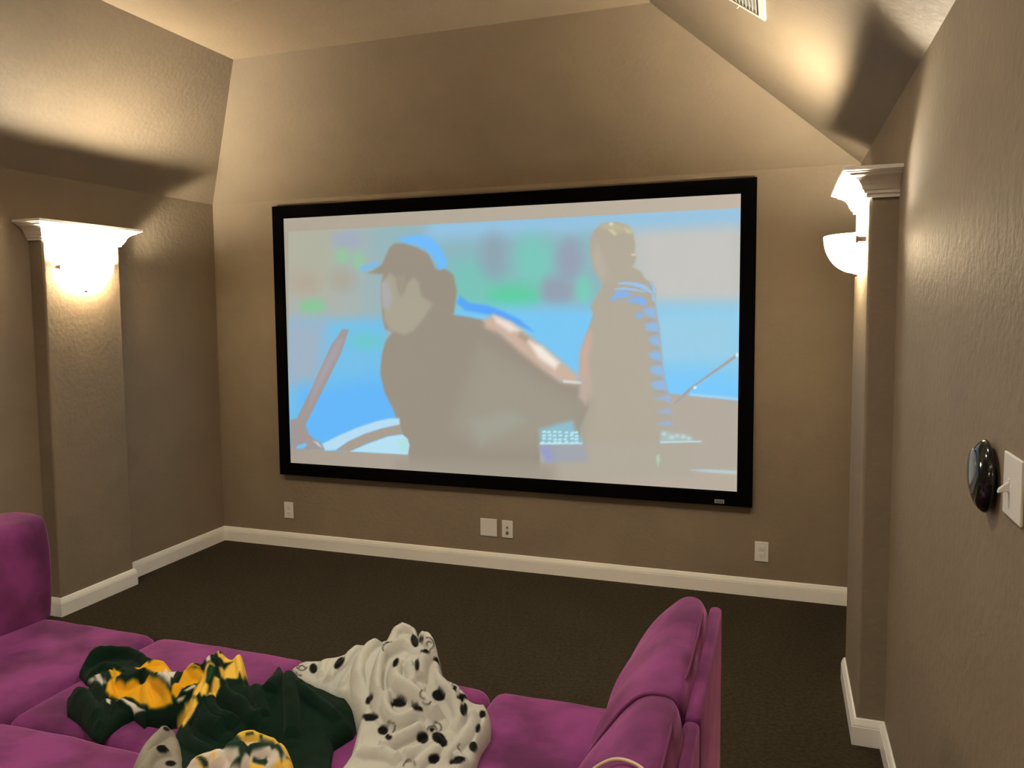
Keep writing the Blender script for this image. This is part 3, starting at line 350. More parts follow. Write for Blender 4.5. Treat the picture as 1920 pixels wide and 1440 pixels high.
# four mitred frame bars, front slightly bevelled inward
def bar(p0, p1, inn0, inn1):
    """outer edge p0-p1 and inner edge inn0-inn1, (x,z)"""
    bm = bmesh.new(); V = []
    for (ox, oz), (ix, iz) in ((p0, inn0), (p1, inn1)):
        V.append([bm.verts.new(q) for q in ((ox, -.002, oz), (ox, -SO-.004, oz), (ox+(ix-ox)*.06, -SO-.010, oz+(iz-oz)*.06), (ox+(ix-ox)*.88, -SO-.010, oz+(iz-oz)*.88), (ix, -SO+.002, iz), (ix, -.002, iz))])
    for j in range(6): bm.faces.new((V[0][j], V[1][j], V[1][(j+1) % 6], V[0][(j+1) % 6]))
    bm.faces.new(V[0]); bm.faces.new(V[1])
    return bm
h = SW/2; o4 = [(-h-FB, ZB-FB), (h+FB, ZB-FB), (h+FB, ZB+SH+FB), (-h-FB, ZB+SH+FB)]; i4 = [(-h, ZB), (h, ZB), (h, ZB+SH), (-h, ZB+SH)]
for k in range(4): bm_obj('frame_bar', bar(o4[k], o4[(k+1) % 4], i4[k], i4[(k+1) % 4]), M_black, scr)
bd = bm_obj('badge', box_bm(1.377, 1.431, -SO-.013, -SO-.009, .5435, .5655, .001), M_badge, scr); bd['label'] = 'small silver maker badge with dark print'
bm = box_bm(1.383, 1.425, -SO-.0138, -SO-.0125, .5475, .5605)
bm_obj('badge_print', bm, M_badge_d, bd)
bm = None
for k, (x0, x1, z0, z1) in enumerate([(1.386, 1.390, .5495, .5585), (1.393, 1.397, .551, .5585), (1.400, 1.404, .5495, .5585), (1.407, 1.411, .549, .557), (1.414, 1.421, .5495, .5575)]):
    bm = box_bm(x0, x1, -SO-.0145, -SO-.0130, z0, z1, bm=bm) if bm else box_bm(x0, x1, -SO-.0145, -SO-.0130, z0, z1)
bm_obj('badge_letters', bm, M_badge, bd)

# ------------------------------------------------------------------ wall plates on the end wall
def plate(x0, x1, z0, z1, kind, label, name, group=None):
    t = empty(name, ((x0+x1)/2, 0, z0), label, 'outlet' if kind == 'duplex' else 'wall plate', group)
    cx, cz = (x0+x1)/2, (z0+z1)/2
    bm_obj('cover_plate', box_bm(x0, x1, -.006, 0, z0, z1, .0025), M_white_pl, t)
    if kind == 'duplex':
        for e in (-1, 1):
            c0 = cz+e*.0195
            f = bm_obj('socket_face', box_bm(cx-.0165, cx+.0165, -.0085, -.004, c0-.0145, c0+.0145, .004), M_white_pl, t)
            bm = box_bm(cx-.0075, cx-.0055, -.0092, -.0070, c0-.002, c0+.0065)
            bm = box_bm(cx+.0055, cx+.0075, -.0092, -.0070, c0-.001, c0+.0055, bm=bm)
            bm = box_bm(cx-.0025, cx+.0025, -.0092, -.0070, c0-.0105, c0-.0055, .001, bm=bm)
            bm_obj('slots', bm, M_grey_hole, f)
    if kind in ('duplex', 'blank'):
        for e in ((0,) if kind == 'duplex' else (-.042, .042)):
            bm = bmesh.new(); bmesh.ops.create_cone(bm, segments=10, radius1=.0028, radius2=.0028, depth=.002, cap_ends=True, matrix=Matrix.Translation((cx, -.0065, cz+e)) @ Matrix.Rotation(math.pi/2, 4, 'X'))
            bm_obj('screw', bm, M_white_pl, t)
    if kind == 'jack':
        for e, r in ((.012, .0065), (-.022, .010)):
            bm = bmesh.new(); bmesh.ops.create_cone(bm, segments=16, radius1=r, radius2=r*.8, depth=.010, cap_ends=True, matrix=Matrix.Translation((cx, -.010, cz+e)) @ Matrix.Rotation(math.pi/2, 4, 'X'))
            bm_obj('jack', bm, M_grey_hole, t, True)
plate(-1.589, -1.515, .206, .322, 'duplex', 'small white outlet plate on the end wall near the far corner', 'power_outlet')
plate(-.096, .018, .209, .324, 'blank', 'square white blank wall plate below the middle of the screen', 'blank_plate')
plate(.052, .126, .208, .322, 'jack', 'white wall plate with two dark jacks, next to the square blank plate', 'jack_plate')
plate(1.601, 1.677, .206, .323, 'duplex', 'white outlet plate on the end wall below the badge end of the screen', 'power_outlet')

# ------------------------------------------------------------------ switch and black dome on the near wall
t = empty('light_switch', (Xr, -3.152, 1.30), 'white light switch plate with one toggle on the near wall, cut by the photo edge', 'switch')
bm_obj('cover_plate', box_bm(Xr-.006, Xr, -3.210, -3.094, 1.300, 1.415, .0025), M_white_pl, t)
for y in (-3.134,):
    sl = bm_obj('toggle_slot', box_bm(Xr-.0075, Xr-.005, y-.0055, y+.0055, 1.345, 1.370, .001), M_white_pl, t)
    bm = bmesh.new()
    V = [bm.verts.new(p) for p in ((Xr-.005, y-.005, 1.348), (Xr-.005, y+.005, 1.348), (Xr-.005, y+.005, 1.366), (Xr-.005, y-.005, 1.366), (Xr-.024, y-.004, 1.343), (Xr-.024, y+.004, 1.343), (Xr-.022, y+.004, 1.351), (Xr-.022, y-.004, 1.351))]
    for f in ((0, 1, 2, 3), (4, 5, 6, 7), (0, 1, 5, 4), (2, 3, 7, 6), (1, 2, 6, 5), (0, 3, 7, 4)): bm.faces.new([V[i] for i in f])
    bmesh.ops.bevel(bm, geom=bm.edges[:], offset=.001, segments=1, affect='EDGES')
    bm_obj('toggle', bm, M_white_pl, sl)
t = empty('wall_dome', (Xr, -2.99, 1.275), 'black glossy oval dome mounted on the near wall beside the switch', 'device')
bm = bmesh.new(); bmesh.ops.create_uvsphere(bm, u_segments=40, v_segments=24, radius=1)
for v in list(bm.verts):
    x, y, z = v.co; k = 1/(max(abs(x), 1e-6)**4+(y*y+z*z)**2)**.25 if abs(x) > 0 else 1
    v.co = (Xr-.012+min(0, -abs(x))*k*.024 if x < 0 else Xr-.012+x*.010, -2.990+y*.064, 1.345+z*.073)
bm_obj('dome_shell', bm, M_gloss, t, True)
bm = bmesh.new(); bmesh.ops.create_uvsphere(bm, u_segments=30, v_segments=14, radius=1)
for v in bm.verts: x, y, z = v.co; v.co = (Xr-.034+x*.006, -2.985+y*.040, 1.352+z*.046)
bm_obj('dome_face', bm, mat('grey_gloss_face', (.11, .13, .14), .1, spec=.8), t, True)

# ------------------------------------------------------------------ ceiling vent on the sloping ceiling
ex = Vector((XR-Xr, 0, Zc-Zb)).normalized()       # up the slope
nrm = Vector((-(Zc-Zb), 0, XR-Xr)).normalized()    # into the room
c0 = Vector((1.651, -1.470, 2.775)); sN = (Vector((Xr, 0, Zb))-c0).dot(nrm); c0 = c0+nrm*sN
t = empty('ceiling_vent', tuple(c0), 'white louvred air vent set in the sloping ceiling, cut by the top edge', 'vent')
def vbox(u0, u1, w0, w1, h0, h1, name, m, tilt=0):
    bm = box_bm(u0, u1, w0, w1, h0, h1, .0015 if m is M_vent else 0)
    R = Matrix((( ex.x, 0, nrm.x, c0.x), (0, -1, 0, c0.y), (ex.z, 0, nrm.z, c0.z), (0, 0, 0, 1)))
    if tilt: 
        cu, ch = (u0+u1)/2, (h0+h1)/2
        bmesh.ops.transform(bm, matrix=Matrix.Translation((cu, 0, ch)) @ Matrix.Rotation(tilt, 4, 'Y') @ Matrix.Translation((-cu, 0, -ch)), verts=bm.verts)
    bmesh.ops.transform(bm, matrix=R, verts=bm.verts)
    return bm_obj(name, bm, m, t)
UW, WW = .26, .36
vbox(0, UW, 0, WW, .0005, .003, 'duct_backing', M_duct)
vbox(0, .028, 0, WW, .001, .012, 'frame_side', M_vent); vbox(UW-.028, UW, 0, WW, .001, .012, 'frame_side', M_vent)
vbox(.028, UW-.028, 0, .022, .001, .012, 'frame_side', M_vent); vbox(.028, UW-.028, WW-.022, WW, .001, .012, 'frame_side', M_vent)
for k in range(13): u = .040+k*.0150; vbox(u, u+.012, .022, WW-.022, .005, .0065, 'louvre', M_vent, .55)
vbox(.118, .124, -.004, .006, .010, .022, 'lever', M_vent)

# ------------------------------------------------------------------ sectional sofa
sofa = empty('sectional_sofa', (.165, -3.085, 0), 'plum purple velvet modular sectional sofa with deep seats facing the screen', 'sofa')
MD = .685; ZS = .45
def pillow(x0, x1, y0, y1, z0, z1, r, puff, n=22, nz=6, seed=0):
    """soft box: rounded edges, crowned top"""
    cx, cy, cz = (x0+x1)/2, (y0+y1)/2, (z0+z1)/2; hx, hy, hz = (x1-x0)/2, (y1-y0)/2, (z1-z0)/2
    bm = bmesh.new(); bmesh.ops.create_cube(bm, size=2)
    bmesh.ops.subdivide_edges(bm, edges=bm.edges[:], cuts=n, use_grid_fill=True)
    rnd = np.random.RandomState(seed); ph = rnd.rand(4)*6.28
    for v in bm.verts:
        a, b, c = v.co
        # finer spacing near edges
        a = math.sin(a*math.pi/2)*.35+a*.65; b = math.sin(b*math.pi/2)*.35+b*.65
        p = Vector((a*hx, b*hy, c*hz)); q = Vector((max(-hx+r, min(hx-r, p.x)), max(-hy+r, min(hy-r, p.y)), max(-hz+r, min(hz-r, p.z))))
        d = p-q
        if d.length > 1e-9:
            m_ = max(abs(d.x), abs(d.y), abs(d.z)); d = d.normalized()*m_ if m_ < r else d.normalized()*r
        p = q+d
        k = max(0, 1-a*a)*max(0, 1-b*b)
        wob = .0035*(math.sin(6*a+ph[0])*math.sin(5*b+ph[1])+.6*math.sin(11*a+ph[2]+3*b))
        if c > 0: p.z += (puff*k**.45+wob*k**.3)*c
        v.co = (cx+p.x, cy+p.y, cz+p.z)
    return bm
def lean(side, y0, y1, prof, name, seed=0, pw=5.0, sag=0.0):
    """back cushion: closed xz profile (x measured on the right-hand side) lofted along y with soft ends"""
    P = [Vector((x, 0, z)) for x, z in prof]; pts = [p for p in smooth_line(P+[P[0]], 6)][:-1]
    c = Vector((sum(p.x for p in pts)/len(pts), 0, sum(p.z for p in pts)/len(pts)))
    bm = bmesh.new(); rows = []; n = 28; rnd = np.random.RandomState(seed); ph = rnd.rand(3)*6.28
    for i in range(n+1):
        s = math.sin(math.pi/2*(2*i/n-1)); k = (1-abs(s)**pw)**(1/pw) if abs(s) < 1 else 0
        k = max(k, .02)*(1) ; kk = .30+.70*k if 0 < i < n else .30
        yy = (y0+y1)/2+(y1-y0)/2*s
        row = []
        for j, p in enumerate(pts):
            q = c+(p-c)*kk; q.x = c.x+(p.x-c.x)*(.55+.45*k)
            q.z = c.z+(p.z-c.z)*(.86+.14*k)
            q.x += .003*math.sin(9*s+ph[0]+j*.35); q.z += .003*math.sin(7*s+ph[1])
            row.append(bm.verts.new((side*q.x, yy, q.z)))
        rows.append(row)
    lean.ring = [v.co.copy() for v in rows[n-3]]
    m = len(pts)
    for i in range(n):
        for j in range(m): bm.faces.new((rows[i][j], rows[i][(j+1) % m], rows[i+1][(j+1) % m], rows[i+1][j]))
    bm.faces.new(rows[0]); bm.faces.new(rows[-1][::-1])
    return bm
XS = [-1.205, -.52, .165, .85, 1.535]
for r in range(2):
    ya, yb = -2.39-r*MD, -2.39-(r+1)*MD+.004
    for i in range(4):
        xa, xb = XS[i]+.002, XS[i+1]-.002
        b = bm_obj('seat_base', box_bm(xa+.006, xb-.006, yb+.006, ya-.012, .05, .27, .015, 3), M_vel, sofa, True)
        for fx in (xa+.06, xb-.06):
            for fy in (ya-.07, yb+.07): bm_obj('foot', box_bm(fx-.02, fx+.02, fy-.02, fy+.02, 0, .052), M_leg, b)
        dz = .012 if r == 1 else 0
        cu = bm_obj('seat_cushion', pillow(xa, xb, yb, ya, .265, ZS+dz-.012, .045, .020+.01*r, seed=i+r*7), M_vel, sofa, True)
# right backs: leaning cushions with an upholstered back board behind
PR = [(1.245, .44), (1.262, .52), (1.305, .64), (1.375, .755), (1.440, .822), (1.490, .842), (1.530, .826), (1.546, .74), (1.546, .58), (1.546, .44), (1.39, .43)]
for r in range(2):
    ya, yb = -2.415-r*MD, -2.40-(r+1)*MD+.012
    bmc = lean(1, yb, ya, PR, 'c', seed=r+3)
    if r == 1: bmesh.ops.translate(bmc, verts=bmc.verts, vec=(0, 0, .025))
    cu = bm_obj('back_cushion', bmc, M_vel, sofa, True)
    ring = [p+Vector((-.002, 0, .003+.025*r)) for p in lean.ring if p.z > .50]
    if r: bm_obj('piping', tube(ring, .0045), M_vel_d, cu, True)
    # piping that follows the outer seam of the cushion
    pp = smooth_line([(1.500, ya-.030, .806+.025*r), (1.524, ya-.12, .829+.025*r), (1.528, ya-.25, .833+.025*r), (1.528, yb+.25, .833+.025*r), (1.524, yb+.12, .829+.025*r), (1.500, yb+.03, .806+.025*r)], 8)
    bm_obj('piping', tube(pp, .0035), M_vel_d, cu, True)
for r in range(2):
    ya, yb = -2.395-r*(MD+.006), -2.395-(r+1)*MD+.004
    bb = bm_obj('back_board', box_bm(1.534, 1.569, yb, ya, .045, .800, .014, 4), M_vel, sofa, True)
PL = [(1.072, .44), (1.062, .58), (1.066, .76), (1.085, .845), (1.150, .866), (1.28, .865), (1.36, .83), (1.385, .70), (1.385, .44), (1.25, .43)]
for r in range(2):
    ya, yb = -2.375-r*MD, -2.385-(r+1)*MD+.012
    bm_obj('back_cushion', lean(-1, yb, ya, PL, 'c', seed=r+8, pw=7), M_vel, sofa, True)
    bm_obj('back_board', box_bm(-1.42, -1.39, yb, ya-.02, .045, .80, .013, 4), M_vel, sofa, True)
bm_obj('seat_base', box_bm(-1.39, -1.207, -2.39-2*MD, -2.40, .05, .44, .02, 3), M_vel, sofa, True)

# cream cord lying over the second back cushion
pts = smooth_line([(1.298, -3.40, .655), (1.340, -3.385, .740), (1.385, -3.375, .807), (1.437, -3.385, .855), (1.490, -3.420, .874), (1.532, -3.450, .857), (1.550, -3.46, .825), (1.574, -3.465, .804), (1.580, -3.42, .62), (1.582, -3.44, .35)], 8)
tag(bm_obj('cord', tube(pts, .0032), M_cord, None, True), 'thin cream cord draped over the nearer plum back cushion', 'cord')

# ------------------------------------------------------------------ fleece throws
def fleece():
    m = bpy.data.materials.new('printed_fleece'); m.use_nodes = True; t = m.node_tree; b = t.nodes['Principled BSDF']
    at = t.nodes.new('ShaderNodeAttribute'); at.attribute_name = 'print'; t.links.new(at.outputs['Color'], b.inputs['Base Color'])
    b.inputs['Roughness'].default_value = .95; b.inputs['Specular IOR Level'].default_value = .1
    b.inputs['Sheen Weight'].default_value = .04; b.inputs['Sheen Roughness'].default_value = .5
    bump(m, 350, .0012, .6, 3); bump(m, 55, .0025, .5, 3)
    return m
M_fl = fleece()
def vnoise(x, y, s, seed):
    rnd = np.random.RandomState(seed); o = np.zeros_like(x)
    for k in range(10):
        a = rnd.rand()*6.28; f = s*(.6+.9*rnd.rand()); o += np.sin((x*math.cos(a)+y*math.sin(a))*f+rnd.rand()*6.28+1.5*np.sin((x*math.sin(a)-y*math.cos(a))*f*.5+rnd.rand()*6))
    return o/10
def throw_height(D, seed, gain=.85, lift=0, h=.0024):
    out = np.array(D['out']); x0, y0 = out.min(0)-.01; x1, y1 = out.max(0)+.01
    nx = int((x1-x0)/h); ny = int((y1-y0)/h)
    X, Y = np.meshgrid(np.linspace(x0, x1, nx+1), np.linspace(y0, y1, ny+1)); X = X.ravel(); Y = Y.ravel()
    d = psd(X, Y, out)
    keep = d > -h*1.3
    Zs = ZS+.004
    z = np.full(X.shape, Zs+.022)
    for cx, cy, sx, sy, a in D['m']: z = z+a*np.exp(-((X-cx)/sx)**2/2-((Y-cy)/sy)**2/2)
    # folds: rounded rolls with creases between them
    rid = np.zeros(X.shape)
    for pl, w_, a in D['f']:
        P = np.array([tuple(p)[:2] for p in smooth_line([(q[0], q[1], 0) for q in pl], 5)])
        dd = np.full(X.shape, 1e9); tt = np.zeros(X.shape)
        for i in range(len(P)-1):
            ax, ay = P[i]; ex_, ey_ = P[i+1]-P[i]; L2 = ex_*ex_+ey_*ey_+1e-12
            t_ = np.clip(((X-ax)*ex_+(Y-ay)*ey_)/L2, 0, 1); q = (X-ax-t_*ex_)**2+(Y-ay-t_*ey_)**2
            u = q < dd; dd = np.where(u, q, dd); tt = np.where(u, (i+t_)/(len(P)-1), tt)
        dd = np.sqrt(dd)/(w_*1.05); env = np.clip(np.minimum(tt, 1-tt)*6, .25, 1)
        pr = a*gain*w_*1.25*env*(np.sqrt(np.clip(1-dd**2, 0, 1))*.75+np.exp(-(dd*1.1)**2)*.5)
        rid = np.where(rid > pr, rid+.25*pr, pr+.25*rid)
    rid = rid*(.30+.70*np.clip(d/.055, 0, 1))
    z = z+rid+vnoise(X, Y, 45, seed)*.006+vnoise(X, Y, 110, seed+1)*.0022+lift
    r = .026+.0*X
    e = np.clip(d/r, 0, 1); prof = np.sqrt(1-(1-e)**2)
    z = Zs+(z-Zs)*(.06+.94*prof)
    return X, Y, z, d, keep, nx, ny, h, Zs, out
def throw(name, D, label, seed, lift=0, albedo=1.0):
    X, Y, z, d, keep, nx, ny, h, Zs, out = throw_height(D, seed)
    # snap the outermost ring onto the outline at the seat
    P = out; nearx = X.copy(); neary = Y.copy(); best = np.full(X.shape, 1e9)
    ring = keep & (d < 0)
    xi, yi = X[ring], Y[ring]; bx = xi.copy(); by = yi.copy(); bb = np.full(xi.shape, 1e9)
    for i in range(len(P)):
        ax, ay = P[i]; ex_, ey_ = P[(i+1) % len(P)]-P[i]; L2 = ex_*ex_+ey_*ey_+1e-12
        t_ = np.clip(((xi-ax)*ex_+(yi-ay)*ey_)/L2, 0, 1); px, py = ax+t_*ex_, ay+t_*ey_; q = (xi-px)**2+(yi-py)**2
        u = q < bb; bb = np.where(u, q, bb); bx = np.where(u, px, bx); by = np.where(u, py, by)
    X2, Y2 = X.copy(), Y.copy(); X2[ring] = bx; Y2[ring] = by; z[ring] = Zs-.006+lift*.0
    F = grid(nx, ny); ok = keep[F].all(1) & (d[F] > 0).any(1); F = F[ok]
    # faces run up to the ring; keep only used verts
    used = np.unique(F); mpp = -np.ones(X.size, int); mpp[used] = np.arange(used.size); F = mpp[F]
    V = np.stack([X2, Y2, z], 1)[used]
    col = paint(X[used], Y[used], D['base'], D['p'], 1/530.)
    me = np_mesh(name, V, F); set_cols(me, np.clip(col*albedo, 0, 255))
    o = link(name, me, M_fl, None, True)
    tag(o, label, 'blanket'); return o
